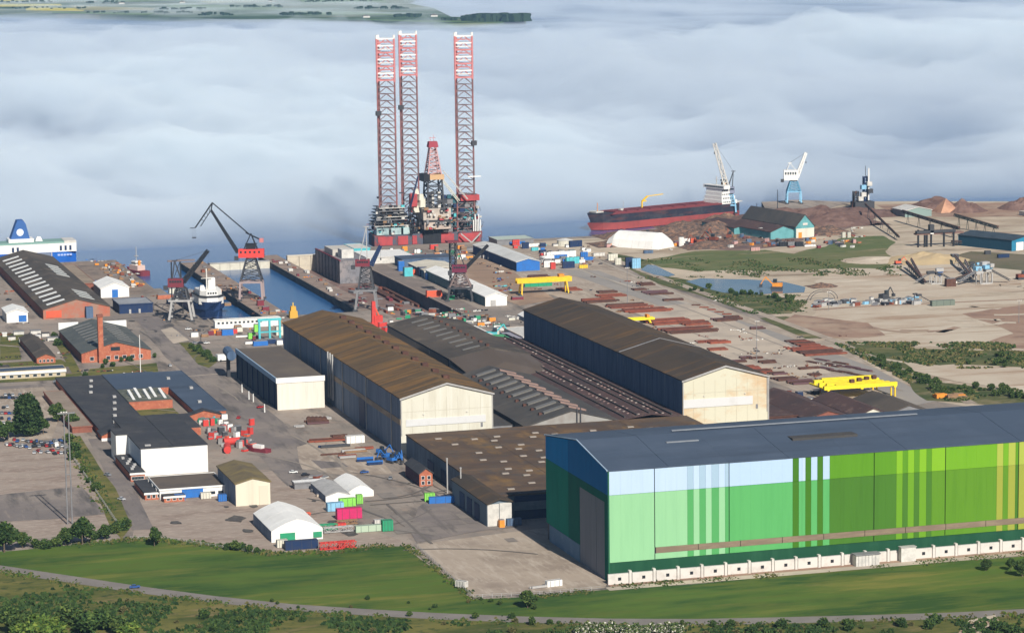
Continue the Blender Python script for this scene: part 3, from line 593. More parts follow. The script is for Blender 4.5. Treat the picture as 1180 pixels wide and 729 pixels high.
# --- the broad brown roof in front of the first long hall
t=thing('broad_shed','broad flat brown roofed shed scattered with small roof lights behind the striped hall','shed',(357,1230,0))
MB().box(357,514,1230,1398,0,11.6).build('wall',mat('blue_grey_wall',(.13,.17,.22),[((.09,.12,.16),(.2,.2,.05),.45,.65)],.8),t)
n=8; L=168/n
rf=mat('broad_roof',(.09,.062,.046),[((.14,.09,.055),(.03,.06,.02),.45,.62),((.24,.14,.05),(.05,.02,.02),.54,.7),((.08,.07,.065),.05,.5,.7)],.9)
for xa,xb in ((356.5,395),(395.2,434),(434.2,474),(474.2,514)):
    repeat(t,'roof_sheet',MB().box(xa,xb,1229.4,1229.4+L-.1,11.6,12.3),rf,[(0,i*L,.05*(i%2)) for i in range(n)])
repeat(t,'roof_light',MB().box(366,369.4,1240,1242,12.3,12.8),mat('dusty_rooflight',(.34,.3,.26)),[((i*13.7)%118+3*(i%3),(i*29.3)%145,0) for i in range(70)])
slab(t,'front_wall',navy,366,514,1229.2,1229.95,0,11.3); slab(t,'window_strip',mat('grey_glazing',(.1,.14,.18),[((.16,.2,.24),(.2,.2,.2),.45,.6)],.3),363,514,1228.9,1229.1,4.5,8.5)
repeat(t,'side_door',MB().box(356.7,357.05,1290,1302,0,7),navy,[(0,0,0),(0,26,0),(0,52,0)])
t=thing('gabled_annex','brown roofed annex with white end doors at the corner of the broad shed','annex',(355,1218,0))
pr=[(349.5,0),(361.6,0),(361.6,11.0),(355.5,12.6),(349.5,10.6)]
MB().ext(pr,'y',1219.4,1280).build('wall',mat('slate_wall',(.15,.19,.23),(),.8),t)
MB().box(349.7,355.3,1218.9,1219.4,0.2,10.6).build('end_door',whitedirty,t); MB().box(355.6,361.4,1218.9,1219.4,0.2,10.9).build('end_door',whitedirty,t)
MB().ext([(349,10.6),(355.5,12.8),(362,11.2),(362,11.6),(355.5,13.3),(349,11)],'y',1218,1281).build('roof',roofbrown,t)
repeat(t,'side_door',MB().box(349.2,349.55,1232,1240,0,8),navy,[(0,0,0),(0,13,0),(0,26,0)])
for px,py in ((460+302/5.206,490+250/5.206),(460+370/5.206,490+325/5.206)):
    k=thing('flue','tall pale flue pipe on the left side of the broad shed','pipe',(352,1300 if px<520 else 1275,0),group='flue pipes beside the broad shed')
    MB().cyl((352.5,1300 if px<520 else 1275,0),.35,17).build('pipe',palesteel,k); MB().cyl((352.5,1300 if px<520 else 1275,17.02),.5,.6).build('cap',palesteel,k)
t=hall('brick_hut','small red brick hut with white windows beside the broad shed','hut',343.5,350.3,1320,1348,6.6,9,brickm,mat('maroon_wall',(.07,.03,.05)),roofblack,2)
windows(t,'f',343.8,350,2,1,2.6,1320,1.5); windows(t,'f',343.8,350,2,3.6,5.2,1320,1.5)
# --- low white fronted shed left of the first long hall
t=thing('low_hall','white fronted flat roofed hall with a dark open left side','hall',(335,1561,0))
slab(t,'front_wall',mat('white_front',(.74,.69,.6),[((.62,.57,.5),(.4,.4,.03),.45,.7)],.7),322,350,1561,1561.5,0,15.8)
slab(t,'fascia',white,321.4,350.4,1560.6,1561.45,15.8,18.9)
slab(t,'side_wall',mat('dark_blue_side',(.02,.045,.08),[((.035,.07,.11),(.2,.2,.02),.5,.65)],.7),322.4,323,1561.6,1683,0,16)
slab(t,'side_fascia',mat('blue_fascia',(.3,.42,.55)),321.3,322,1561.6,1683,16,18.9)
slab(t,'right_wall',greysteel,349.5,350,1561.6,1683,0,18); slab(t,'rear_wall',greysteel,323,349.5,1682.5,1683,0,18)
repeat(t,'column',MB().box(321.8,322.4,1570,1571,0,16),navy,[(0,i*16,0) for i in range(8)])
repeat(t,'roof_panel',MB().box(322.1,349.9,1561.6,1581.7,18,18.5),mat('flat_brown_roof',(.12,.1,.085),[((.16,.13,.1),.04,.45,.65)],.9),[(0,i*20.2,.04*(i%2)) for i in range(6)])
k=thing('duct','thick grey round duct leaving the rear of the white fronted hall','pipe',(318,1690,0)); MB().bar((318,1678,15),(319.5,1700,15),3,10).build('pipe',cladblue,k); MB().rbox((318,1690,0),(2,3,13)).build('support',darksteel,k)

# --- buildings on the left
t=thing('white_workshop','tall plain white workshop with a wide black flat roof','workshop',(216,1395,0))
slab(t,'front_wall',white,216,250.5,1395,1395.5,0,14); slab(t,'side_wall',mat('bluish_white',(.45,.52,.6),[((.38,.45,.55),(.3,.3,.02),.45,.65)],.7),216,216.5,1395.5,1437,0,14.3)
slab(t,'core',greysteel,216.6,250,1395.6,1490,0,14); repeat(t,'roof_sheet',MB().box(215.5,233,1395,1410.9,14,14.6),roofblack,[(a,i*16,.04*((i+(a>0))%2)) for i in range(6) for a in (0,17.7)])
slab(t,'tower',white,209.5,216,1437,1455,0,14.4); slab(t,'tower_roof',roofblack,209.2,216.4,1436.7,1455.3,14.4,14.9)
slab(t,'roof_hatch',palesteel,219,222,1400,1402,14.6,15.2)
def brickb(label,x0,x1,y0,y1,h,nw=4,roof=None,name='brick_building'):
    t=flatb(name,label,'building',x0,x1,y0,y1,h,brickm,roof or roofblack,.3)
    slab(t,'fascia',white,x0-.45,x1+.45,y0-.5,y0-.1,h-.9,h+.1)
    if nw: windows(t,'f',x0+.5,x1-.5,nw,1,2.5,y0,1.5)
    return t
t=brickb('low brick annex with cluttered flat roof left of the white workshop',208.5,215.8,1383,1434,4.4,4); repeat(t,'roof_box',MB().box(210,211.5,1392,1394,4.4,5.4),palesteel,[(i%3*1.5,i*5,0) for i in range(7)])
t=brickb('small brick office with black flat roof in front of the annex',208,222,1335,1368,3.6,5); repeat(t,'roof_box',MB().box(214,215.5,1338,1341,3.6,4.6),palesteel,[(i%2*2,i*6,0) for i in range(5)])
t=flatb('garage','long white garage with bright blue roller doors and brown felt roof','garage',215,248,1333,1366,5.2,white,mat('brown_felt',(.13,.105,.085),[((.1,.085,.075),.1,.45,.65)],.9),.5)
repeat(t,'roller_door',MB().box(226,236.5,1332.6,1333.05,.2,4.4),bluep,[(0,0,0)]); slab(t,'door',navy,221.5,224.5,1332.7,1333.05,0,3); repeat(t,'window',MB().box(240,242.5,1332.8,1333.05,1.2,2.6),glass,[(0,0,0),(4,0,0)])
t=brickb('brick porch with white windows at the left end of the blue doored garage',216,226,1326,1332,3,3)
t=hall('cream_shed','cream clad shed with mossy brown pitched roof','shed',247.5,264.5,1305,1352,11,13.3,mat('cream_clad',(.68,.62,.5),[((.6,.54,.43),(.5,.5,.03),.45,.7)],.7),cladgrey,mat('mossy_roof',(.15,.12,.07),[((.22,.17,.07),(.05,.1,.02),.45,.65),((.1,.085,.07),.1,.5,.7)],.9),4)
slab(t,'sliding_door',mat('cream_door',(.62,.57,.46)),259,263.5,1304.7,1305.05,0,9.5)
t=flatb('office_block','wide dark roofed workshop around a small green courtyard','workshop',212,240,1515,1700,4.2,brickm,roofblack,.3)
slab(t,'wing',brickm,241,272,1640,1700,0,4.2); slab(t,'wing_roof',roofslate,240.5,272,1640,1700.5,4.2,4.6)
slab(t,'wing',brickm,240,266,1500,1545,0,4.2); slab(t,'wing_roof',roofblack,240.5,266,1500,1545,4.2,4.6)
slab(t,'court_wall',brickm,240.5,266,1592,1594,0,4.6); slab(t,'court_roof',mat('green_grey_roof',(.1,.11,.09),[((.2,.19,.16),.15,.5,.6)],.9),240.5,266,1594,1639,4.2,4.7)
repeat(t,'saw_tooth_light',MB().ext([(1600,4.7),(1622,4.7),(1622,7.2)],'x',244,245.6),white,[(i*4.6,(i%2)*6,0) for i in range(5)])
repeat(t,'roof_vent',MB().box(222,224,1530,1533,4.2,5.3),palesteel,[(i*3.1%14,i*21,0) for i in range(8)])
struct(sheet('courtyard_grass',[(240.5,1546),(266,1546),(266,1591),(240.5,1591)],L2+.02,grass_dry,px=False))
t=flatb('office_block','dark flat roofed workshop wing with a brick gable facing the red machinery','workshop',272.3,290,1552,1700,4,brickm,roofslate,.3)
repeat(t,'roof_vent',MB().box(279,281,1580,1583,4,5.2),palesteel,[(0,0,0),(4,50,0),(-3,90,0)])
t=hall('brick_gable','brick gable end with a low white base in the courtyard of the dark workshop','building',266.5,286,1546,1551.7,2.6,5.4,brickm,brickm,roofblack,1)
t=hall('brick_gable','small orange brick gable wall beside the white tower','building',211,224,1500,1514.6,3.2,6,brickm,brickm,roofblack,1)
slab(t,'white_strip',white,210.8,224,1499.6,1500,0,1.6)
t=hall('brick_workshop','orange brick workshop with slate roof, slanted roof lights and a tall brick chimney','workshop',239,284,1779,1888,6.2,12.5,brickm,brickdk,mat('green_slate_roof',(.085,.095,.095),[((.12,.125,.115),.05,.45,.65),((.06,.07,.07),.15,.55,.7)],.9),6)
z1=lambda x:6.2+(x-239)*(6.3/22.5); z2=lambda x:12.5-(x-261.5)*(6.3/22.5)
skylights(t,247,258,1795,1885,8,z1,skyld,3.4,10,.3); skylights(t,265,276,1795,1885,8,z2,skyld,3.4,10,.3); 
windows(t,'f',243,280,7,1.3,3.6,1779,2.4); slab(t,'window',glass,258,264,1778.8,1779.1,7,9.4)
slab(t,'white_parapet',white,238.5,252,1887,1888.5,6.2,11.5); slab(t,'white_parapet',white,268,285,1887,1888.5,6.2,11)
k=thing('chimney','tall square red brick chimney in front of the brick workshop','chimney',(251,1776,0)); slab(k,'shaft',brickm,249.5,252.7,1774,1777.4,0,30); slab(k,'crown',brickdk,249.2,253,1773.7,1777.7,30,31.5)
t=hall('warehouse','very long dark roofed warehouse with rows of bright roof strips and brick ends','warehouse',241,289,1990,2310,7,13.5,mat('brick_and_grey',(.33,.2,.15),[((.42,.13,.08),.1,.42,.6),((.28,.25,.22),.08,.55,.65)],.9),brickdk,roofgrey,12)
z1=lambda x:7+(x-241)*(6.5/24); z2=lambda x:13.5-(x-265)*(6.5/24)
skylights(t,245,258,2000,2300,14,z1,skylw,6,10,.3); skylights(t,272,282,2150,2230,5,z2,skyl,9,10,.3); skylights(t,270,281,2010,2060,4,z2,skyl,6,10,.3)
slab(t,'orange_panel',orangered,243,254,1989.6,1990,1,6); slab(t,'teal_box',cladblue,271,276,1984,1989.8,0,8)
t=hall('boat_hall','bright white fabric hall with a blue door on the left quay','hall',297,318.5,2090,2128,7.1,11.3,tentm,greysteel,tentm,3)
slab(t,'door',bluep,305.5,310,2089.6,2090.05,0,6)
t=flatb('quay_store','dark flat roofed store in front of the white boat hall','store',297,321.5,1998,2030,6.8,navy,mat('pale_grey_roof',(.3,.31,.33),[((.2,.21,.23),.08,.45,.65)],.8),.4)
repeat(t,'door',MB().box(304,305.5,1997.7,1998.05,0,3),palesteel,[(0,0,0),(7,0,0)])
t=flatb('brick_store','low dark brick store on the left quay behind the white boat hall','store',291,300,2135,2260,6,brickdk,mat('tan_roof',(.3,.24,.18),[((.22,.17,.13),.06,.45,.65)],.9),.3); windows(t,'l',2140,2255,9,1.5,4,291,4)
t=hall('white_shed','small white shed with a blue door at the left of the warehouse','shed',214,229,1982,2010,7,9.4,white,whitedirty,white,2); slab(t,'door',bluep,222.5,228,1981.7,1982.05,.5,5)
t=hall('brick_school','low brown roofed brick building with a white eaves strip at the left','building',211,223,1786,1878,4,6.2,brickm,brickdk,roofgrey,4); windows(t,'f',212,222,4,1,2.6,1786,1.3)
t=flatb('long_office','long low white and brick office strip along the road','office',150,222,1730,1745,5,mat('buff_wall',(.5,.42,.3)),roofslate,.4); slab(t,'white_fascia',white,149.5,222.5,1729.3,1729.65,2.9,4.6); windows(t,'f',152,220,14,.9,2.4,1730,2.4)
t=flatb('bungalow','low white house among the lawns left of the brick building','house',180,193,1880,1892,3.5,white,greysteel,.3); windows(t,'f',181,192,3,1,2.4,1880,1.8)
t=flatb('shed_roof','flat brown felt roofed shed beside the big tree','shed',213-14,213-3,1530,1655,3.6,brickdk,mat('tan_felt',(.24,.19,.15),[((.3,.24,.19),.06,.45,.65)],.9),.2)
t=flatb('quay_shed','white roofed shed behind the far left warehouse','shed',205,222,2215,2245,5,whitedirty,white,.3)
# --- tents and shelters on the near yard
def tent(name,label,x0,x1,y0,y1,e,r,cat='tent',side=None,fr=None):
    t=thing(name,label,cat,((x0+x1)/2,y0,0)); cx=(x0+x1)/2; w=x1-x0
    prof=[(x0,0),(x0,e),(x0+w*.16,e+(r-e)*.42),(x0+w*.34,e+(r-e)*.78),(cx,r),(x1-w*.34,e+(r-e)*.78),(x1-w*.16,e+(r-e)*.42),(x1,e),(x1,0)]
    n=max(2,int((y1-y0)/7)); L=(y1-y0)/n
    repeat(t,'fabric_bay',MB().ext([(a,b) for a,b in prof[1:-1]]+[(x1-.2,e-.3),(cx,r-.35),(x0+.2,e-.3)],'y',y0,y0+L-.06),tentm,[(0,i*L,.03*(i%2)) for i in range(n)])
    MB().ext(prof,'y',y0+.1,y0+.4).build('end_wall',fr or tentm,t); MB().ext(prof,'y',y1-.4,y1-.1).build('end_wall',fr or tentm,t)
    slab(t,'side_wall',side or cladgrey,x0,x0+.25,y0+.4,y1-.4,0,e-.3); slab(t,'side_wall',side or cladgrey,x1-.25,x1,y0+.4,y1-.4,0,e-.3)
    return t
t=tent('storage_tent','big white fabric storage tent with a green sign on its near end',247.5,271.5,1221,1263,5.2,10.2)
slab(t,'sign',greenp,251.5,258.5,1220.7,1221,.6,4)
slab(t,'sign',greenp,267,271,1220.6,1220.9,1,3.6)
t=tent('rounded_shelter','grey roofed shelter with a rounded white edge beside the magenta container',290.5,303,1298,1332,3.4,5.2); 
for o in t.children:
    if o.name.startswith('fabric_bay'): o.data.materials[0]=palesteel
t=tent('pyramid_tent','small white tent with a grey sloping roof right of the rounded shelter',303.6,316.5,1306,1338,2.8,6)
t=flatb('rail_canopy','low white flat canopy left of the rounded shelter','canopy',283,300,1335,1341,3.4,greysteel,white,.2)
# --- halls by the docks
t=hall('white_hall','long white fabric hall with a green glazed left side beside the dry dock','hall',556,572.5,1936,2105,7,9.6,white,mat('teal_glass_wall',(.04,.11,.14),[((.08,.16,.19),.2,.5,.6)],.5),tentm,10)
slab(t,'door',palesteel,560,564,1935.7,1936.05,0,4.5)
t=hall('blue_hall','long blue hall with a white roof on the far quay','hall',636,655.5,2122,2250,7.5,10,bluep,mat('navy_wall',(.015,.05,.15)),mat('pale_roof',(.6,.6,.58),[((.48,.48,.46),.05,.45,.65)],.6),8)
for q in (2170,2205): slab(t,'roof_stripe',redp,638,654,q,q+2.5,9.9,10.2) if False else None
t=hall('cream_store','cream roofed store at the head of the dock hall row','store',556,586,2110,2160,6,8,whitedirty,cladblue,mat('cream_roof',(.6,.56,.47),[((.5,.46,.38),.1,.45,.65)],.8),4)
t=flatb('grey_store','grey blue flat roofed store by the rig quay','store',556,600,2178,2205,7,cladblue,roofslate,.4)
t=flatb('white_store','white flat roofed store by the rig quay','store',535,575,2215,2262,5.5,whitedirty,white,.3)
t=flatb('teal_store','teal shed with a pale roof near the rig quay','store',536,550,2265,2300,7.5,cyanp,whitedirty,.3)
t=flatb('pale_green_store','pale green roofed store behind the rig quay','store',672,705,2300,2326,5,greysteel,mat('pale_green_roof',(.4,.47,.42)),.3)
t=thing('domed_tent','wide white dome shaped storage tent on the ore yard','tent',(790,2210,0))
pr=[];W2=1
bm=MB(); A=G(713,283);B_=G(770,290); 
def dome(name,label,cx,cy,w,l,h,rz,m,cat='tent'):
    t=thing(name,label,cat,(cx,cy,0)); n=8
    ca,sa=math.cos(rz),math.sin(rz)
    prof=[(-w/2,0),(-w*.42,h*.5),(-w*.3,h*.8),(-w*.12,h*.97),(0,h),(w*.12,h*.97),(w*.3,h*.8),(w*.42,h*.5),(w/2,0)]
    for i in range(n):
        mb=MB(); vs=[]
        for k in (i/n,(i+1)/n-.004):
            s=min(1,1.0*min(k,1-k)*6+.45) if False else (1 if .12<k<.88 else .62)
            for u,z in prof:
                x,y=u*(.75+.25*s),(k-.5)*l; vs.append((cx+x*ca-y*sa,cy+x*sa+y*ca,z*s))
        m_=len(prof); mb.add(vs,[(j,j+1,m_+j+1,m_+j) for j in range(m_-1)]+[tuple(range(m_)),tuple(range(m_,2*m_))]); mb.build('fabric_bay',m,t)
    return t
bpy.data.objects.remove(t)
a=G(741,285); dome('domed_tent','wide white hipped storage tent standing on the ore yard',a.x,a.y+8,28,54,13,R(38),tentm)
def gable_at(name,label,cat,px,py,w,l,e,r,rz,front,side,roof,n=4):
    """gabled building whose near left corner stands at photo point (px,py), turned by rz degrees"""
    p=G(px,py); t=hall(name,label,cat,0,w,0,l,e,r,front,side,roof,n)
    return t,p
def turn(t,p,rz):
    t.rotation_euler=(0,0,R(rz)); off=Matrix.Rotation(R(rz),3,'Z')@Vector(t.location); t.location=p+off
teal=mat('teal_wall',(.14,.36,.38),[((.1,.28,.3),.15,.45,.65)],.7)
t=hall('ore_shed','blue green shed with a wide dark roof facing the green meadow','shed',0,26,0,70,6.5,11,teal,teal,roofred,5); p=G(888,276); turn(t,p,10)
slab(t,'roof_light',skyl,-6,-3,8,11,9.4,9.8)
t=hall('ore_shed','tall blue green gable with a cream lower wall beside the dark ore roof','shed',0,19,0,90,10,20,teal,teal,roofdark,5); p=G(917,274.5); turn(t,p,10)
MB().box(-9.5+9.5+.2,18.8,-.35,0,0,8.5).build('cream_wall',creamwall,None) if False else None
o=MB().box(-9.3,9.3,-.4,-.05,0,8.3).build('cream_wall',creamwall,None); o.parent=t
o=MB().box(-2.4,2.4,-.4,-.05,11,13).build('window_strip',whitedirty,None); o.parent=t
o=MB().box(-7,-3.5,-.6,-.4,0,5).build('door',orange,None); o.parent=t
t=hall('ore_shed','low teal lean-to with a dark doorway at the left end of the ore shed','shed',0,32,0,60,5.5,8.5,teal,teal,roofred,4); p=G(846,270); turn(t,p,8)
o=MB().box(8,14,-.5,-.05,0,5).build('doorway',navy,None); o.parent=t
t=hall('blue_warehouse','dark blue warehouse with a flat dark roof and one white door at the right edge','warehouse',0,34,0,60,9,11.5,mat('blue_end',(.03,.22,.36),[((.02,.16,.28),.1,.45,.65)],.7),mat('dark_blue_side2',(.015,.06,.1)),mat('blue_dark_roof',(.05,.07,.09),[((.035,.05,.065),.08,.45,.65)],.8),5); p=G(1166,289.5); turn(t,p,22)
o=MB().box(-12,-3,-.5,-.05,0,7).build('door',white,None); o.parent=t
t=hall('grey_warehouse','pale green grey warehouse with a white roof ridge on the far ore quay','warehouse',0,27,0,28,6,9,mat('green_grey_wall',(.22,.3,.28)),greysteel,whitedirty,3); p=G(1043,250.5); turn(t,p,0)
t=flatb('quay_store','low white store beyond the reclaimed ground at the right edge','store',1195,1290,2330,2345,4,whitedirty,concrete_pale,.2)
# roofs right of the second long hall
t=hall('low_hall','dark red brown low shed roof right of the rust stained gable','shed',585,612,1400,1480,5,9,brickdk,darksteel,roofred,3)
t=hall('low_hall','low shed with a pale gable front peeping over the striped hall roof','shed',612.5,634,1395,1455,5.5,9.5,creamwall,darksteel,roofred,3)
t=hall('low_hall','grey brown pitched shed roof below the yellow girders','shed',634.5,660,1400,1450,5,9,greysteel,darksteel,roofgrey,3)
t=flatb('white_kiosk','small white kiosk between the dark low sheds','kiosk',601,608,1490,1494,4.5,white,greysteel,.2)
t=flatb('low_canopy','dark red brown flat canopy beside the rust stained gable','shed',567,584,1410,1500,6,rustdark,roofred,.2)
# clutter of yard halls at the near end of the white dock hall
t=flatb('green_canopy','rounded bright green canopy between the white workshops','canopy',508,522,1745,1768,5,greysteel,mat('canopy_green',(.08,.35,.15),(),.6),.1)
t=flatb('white_cabin_row','white roofed workshop row behind the green canopy','workshop',500,514,1770,1815,4.5,whitedirty,white,.2)
t=flatb('white_cabin_row','white roofed workshop row beside the left corner of the dark roofed long hall','workshop',527,551,1745,1790,6,mat('peach_wall',(.62,.46,.35),[((.7,.65,.6),.1,.45,.6)],.8),whitedirty,.2)
t=flatb('grey_cabin_row','purple grey flat roofed workshop right of the green canopy','workshop',520,528,1735,1775,5,navy,mat('lilac_roof',(.3,.29,.34)),.2)
t=tent('star_tent','white pointed tent behind the far corner of the dark roofed hall',560,576,1850,1868,3,6)

t=hall('brick_house','small brick house with a brown roof at the left edge among the lawns','house',172,184,1800,1830,3.5,5.6,brickm,brickdk,roofgrey,2)
t=flatb('brick_office','dark roofed brick office at the left edge behind the long low office','office',160,190,1752,1764,4,brickm,roofdark,.3)
for i in range(9):
    x,y=3+i*6.5,(388,392,386,394,390,385,391,388,393)[i]; p=G(x,y)
    t=flatb('garden_shed','little pale shed among the lawns left of the brick workshop','shed',p.x,p.x+3+i%3*2,p.y,p.y+4,2.6,whitedirty,[white,roofdark,greysteel][i%3],0,group='little sheds left of the brick workshop')
# ======================================================= CRANES, RIG, SHIPS
def portal_crane(name,label,base,rz,k):
    """level luffing quay crane; u runs along the jib in the turned frame. k holds sizes and paints"""
    t=thing(name,label,'crane',(0,0,0)); WO[t]=Vector((0,0,0))
    hw,hd,pz,tz=k.get('hw',8),k.get('hd',7),k.get('pz',14),k.get('tz',32); lm=k.get('leg',palesteel); cm=k.get('cab',redp); jm=k.get('jib',black)
    for sx in (-1,1):
        for sy in (-1,1):
            MB().bar((sx*hw,sy*hd,0),(sx*hw*k.get('lt',.92),sy*hd*.9,pz),k.get('lr',1.05)).build('leg',lm,t); MB().rbox((sx*hw,sy*hd,0),(3.4,2,1.4)).build('wheel_truck',darksteel,t)
    mb=MB()
    for s in (-1,1):
        mb.bar((-hw,s*hd*.9,pz),(hw,s*hd*.9,pz),.9); mb.bar((s*hw*.92,-hd*.9,pz),(s*hw*.92,hd*.9,pz),.9)
    mb.build('portal_beam',lm,t)
    tw=k.get('tw',.95); a=[(sx*hw*tw,sy*hd*.85,pz) for sx,sy in((-1,-1),(1,-1),(1,1),(-1,1))]; b=[(sx*3.4,sy*3.4,tz) for sx,sy in((-1,-1),(1,-1),(1,1),(-1,1))]
    mb=MB(); n=4
    for i in range(4):
        mb.bar(a[i],b[i],.75)
        for q in range(n):
            f0,f1=q/n,(q+1)/n; A=Vector(a[i]).lerp(Vector(b[i]),f0);Bq=Vector(a[(i+1)%4]).lerp(Vector(b[(i+1)%4]),f1); mb.bar(A,Bq,.22)
            A=Vector(a[i]).lerp(Vector(b[i]),f1);Bq=Vector(a[(i+1)%4]).lerp(Vector(b[(i+1)%4]),f0); mb.bar(A,Bq,.34); mb.bar(A,Vector(a[(i+1)%4]).lerp(Vector(b[(i+1)%4]),f1),.22)
    mb.build('tower',k.get('tower',greysteel),t)
    MB().cyl((0,0,tz),3.6,1.2,14).build('slew_ring',darksteel,t)
    c0,c1,ch=k.get('c',(-8.7,10,8)); cb=MB().rbox(((c0+c1)/2,0,tz+1.2),(c1-c0,6,ch)).build('machinery_house',cm,t)
    repeat(t,'house_window',MB().box(c0+1.2,c0+2.6,-3.12,-2.95,tz+1.2+ch*.55,tz+1.2+ch*.8),glass,[(i*(c1-c0-2)/5,0,0) for i in range(5)])
    MB().rbox((c0-1.5,-3.6,tz-.5),(3,2.4,3)).build('driver_cabin',darksteel,t)
    J=k['jibtop']; f=k.get('foot',(c0-.8,tz+3))
    if k.get('link'):
        A=k['link']; tip=k['tip']; cw=k['cw']; fr=k['frame']
        mb=MB(); mb.bar((f[0],-1.6,f[1]),(J[0],-.7,J[1]),1.7,4,1.0); mb.bar((f[0],1.6,f[1]),(J[0],.7,J[1]),1.7,4,1.0)
        for i in range(9):
            q=i/9; x=f[0]+(J[0]-f[0])*q; z=f[1]+(J[1]-f[1])*q; x2=f[0]+(J[0]-f[0])*(q+.11); z2=f[1]+(J[1]-f[1])*(q+.11); w_=1.6-.9*q; mb.bar((x,-w_,z),(x2,w_,z2),.25)
        mb.build('jib',jm,t)
        mb=MB(); mb.bar((A[0],-.5,A[1]),(tip[0],0,tip[1]),.7); mb.bar((A[0],.5,A[1]),(tip[0],0,tip[1]),.5); mb.bar((J[0],-.7,J[1]),(tip[0]+4,0,tip[1]+1),.4); mb.bar((J[0],.7,J[1]),(tip[0]+4,0,tip[1]+1),.4)
        for i in range(1,5):
            q=i/6; mb.bar((A[0]+(tip[0]-A[0])*q,0,A[1]+(tip[1]-A[1])*q),(J[0]+(tip[0]+4-J[0])*q,0,J[1]+(tip[1]+1-J[1])*q),.22)
        mb.bar((J[0],0,J[1]),(A[0],0,A[1]),.6); mb.bar((tip[0],0,tip[1]),(tip[0]-4,0,tip[1]-.3),.35).build('fly_jib',jm,t)
        MB().bar((A[0],-.4,A[1]),(fr[0],-.4,fr[1]),.55).bar((A[0],.4,A[1]),(fr[0],.4,fr[1]),.35).build('back_link',jm,t)
        mb=MB(); z0=tz+1.2+ch
        for s in (-1.8,1.8): mb.bar((c0+4,s,z0),(fr[0]+1,s*.6,fr[1]+.6),.45).bar((c1-5,s,z0),(fr[0]+1,s*.6,fr[1]+.6),.45).bar((c0+5,s,z0+4),(c1-5,s,z0+4),.3)
        mb.rbox((0,0,z0),(7,3.6,4)).build('a_frame',jm,t)
        MB().bar((fr[0]-3,0,fr[1]+1.5),(cw[0],0,cw[1]),.7).build('counterweight_arm',jm,t); MB().rbox((cw[0],0,cw[1]-1.6),(3,3,3)).build('counterweight',k.get('cwm',pinkp),t)
        mb=MB(); 
        for s in (-.6,0,.6): mb.bar((tip[0]-1+s*2,s,tip[1]),(tip[0]-1+s*2,s,tip[1]-7),.07)
        mb.rbox((tip[0]-1,0,tip[1]-8),(3,.8,1)).build('hoist_rope',darksteel,t)
    else:
        MB().lattice((f[0],0,f[1]),(J[0],0,J[1]),k.get('jw',2.6)*1.25,10,.5,.6).build('jib',jm,t)
        m=k.get('mast',(2,tz+ch+10)); mb=MB()
        for s in (-2,2): mb.bar((c0+3,s,tz+1.2+ch),(m[0],s*.4,m[1]),.4).bar((c1-2,s,tz+1.2+ch),(m[0],s*.4,m[1]),.35)
        mb.bar((m[0]-2,0,m[1]),(m[0]+2,0,m[1]),.5).build('a_frame',k.get('mastm',darksteel),t)
        MB().bar((m[0],0,m[1]),(J[0],0,J[1]),.14).bar((m[0],.6,m[1]),(J[0],.3,J[1]),.14).build('stay_rope',darksteel,t)
        MB().bar((J[0],0,J[1]),(J[0],0,max(4,J[1]-9)),.08).rbox((J[0],0,max(4,J[1]-9)-1.4),(1,1,1.4)).build('hoist_rope',darksteel,t)
        if k.get('platform'):
            p=k['platform']; MB().rbox((0,0,p),(hw*2.2,hd*2,.8)).build('deck',lm,t)
    t.location=base; t.rotation_euler=(0,0,rz); return t
VR=-R(AZ)   # turned so the jib lies across the view, as in the photograph
portal_crane('quay_crane','big quay crane with bright red machinery house and bent black jib, middle pier',(402.5,2036,0),VR,
  dict(hw=8.6,hd=7,pz=14,tz=31,leg=mat('pink_grey_leg',(.36,.28,.27)),tower=darksteel,cab=mat('crane_red',(.72,.07,.06)),c=(-9,10,6.3),foot=(-9.6,36),jibtop=(-28.8,68),link=(-27.7,73.6),tip=(-41,55),frame=(-.5,49.5),cw=(8.3,45)))
portal_crane('quay_crane','dark crane with maroon house beside the blue hulled ship',(334,1948,0),VR,
  dict(hw=8.4,hd=8,pz=15,tz=23,leg=palesteel,tower=darksteel,cab=darkred,c=(-9,2,6),foot=(2,28),jibtop=(20,50),mast=(-4,43),jw=3.4,lt=.7,tw=.6))
portal_crane('quay_crane','grey crane with tangled pale upper frame standing at the head of the narrow blue basin',(470,1950,0),VR,
  dict(hw=8,hd=7,pz=15,tz=31,leg=greysteel,tower=darksteel,cab=darkred,c=(-7.5,3,5),foot=(4,33),jibtop=(11,47),mast=(1,61),mastm=palesteel,jib=navy,jw=3,lt=.75,tw=.7))
portal_crane('quay_crane','dark crane with a maroon house standing over the long white dock hall',(548,1975,0),VR,
  dict(hw=9.5,hd=8,pz=10,tz=20,tw=.85,leg=darksteel,tower=mat('brown_lattice',(.2,.15,.14)),cab=mat('maroon',(.16,.03,.06)),c=(-6,5,5.5),foot=(3,23),jibtop=(21,41),mast=(-1,38),jib=black,jw=2.2,lt=.8))
k=thing('crane_tower','slim dark lattice tower with a red platform behind the maroon crane','tower',(551,2000,0)); MB().lattice((549,1998,24),(549,1998,41),6,4,.3).build('lattice',darksteel,k); MB().rbox((549,1998,41),(10,8,1)).build('platform',darkred,k); MB().lattice((549,1998,0),(549,1998,24),6,4,.3).build('lattice',darksteel,k)

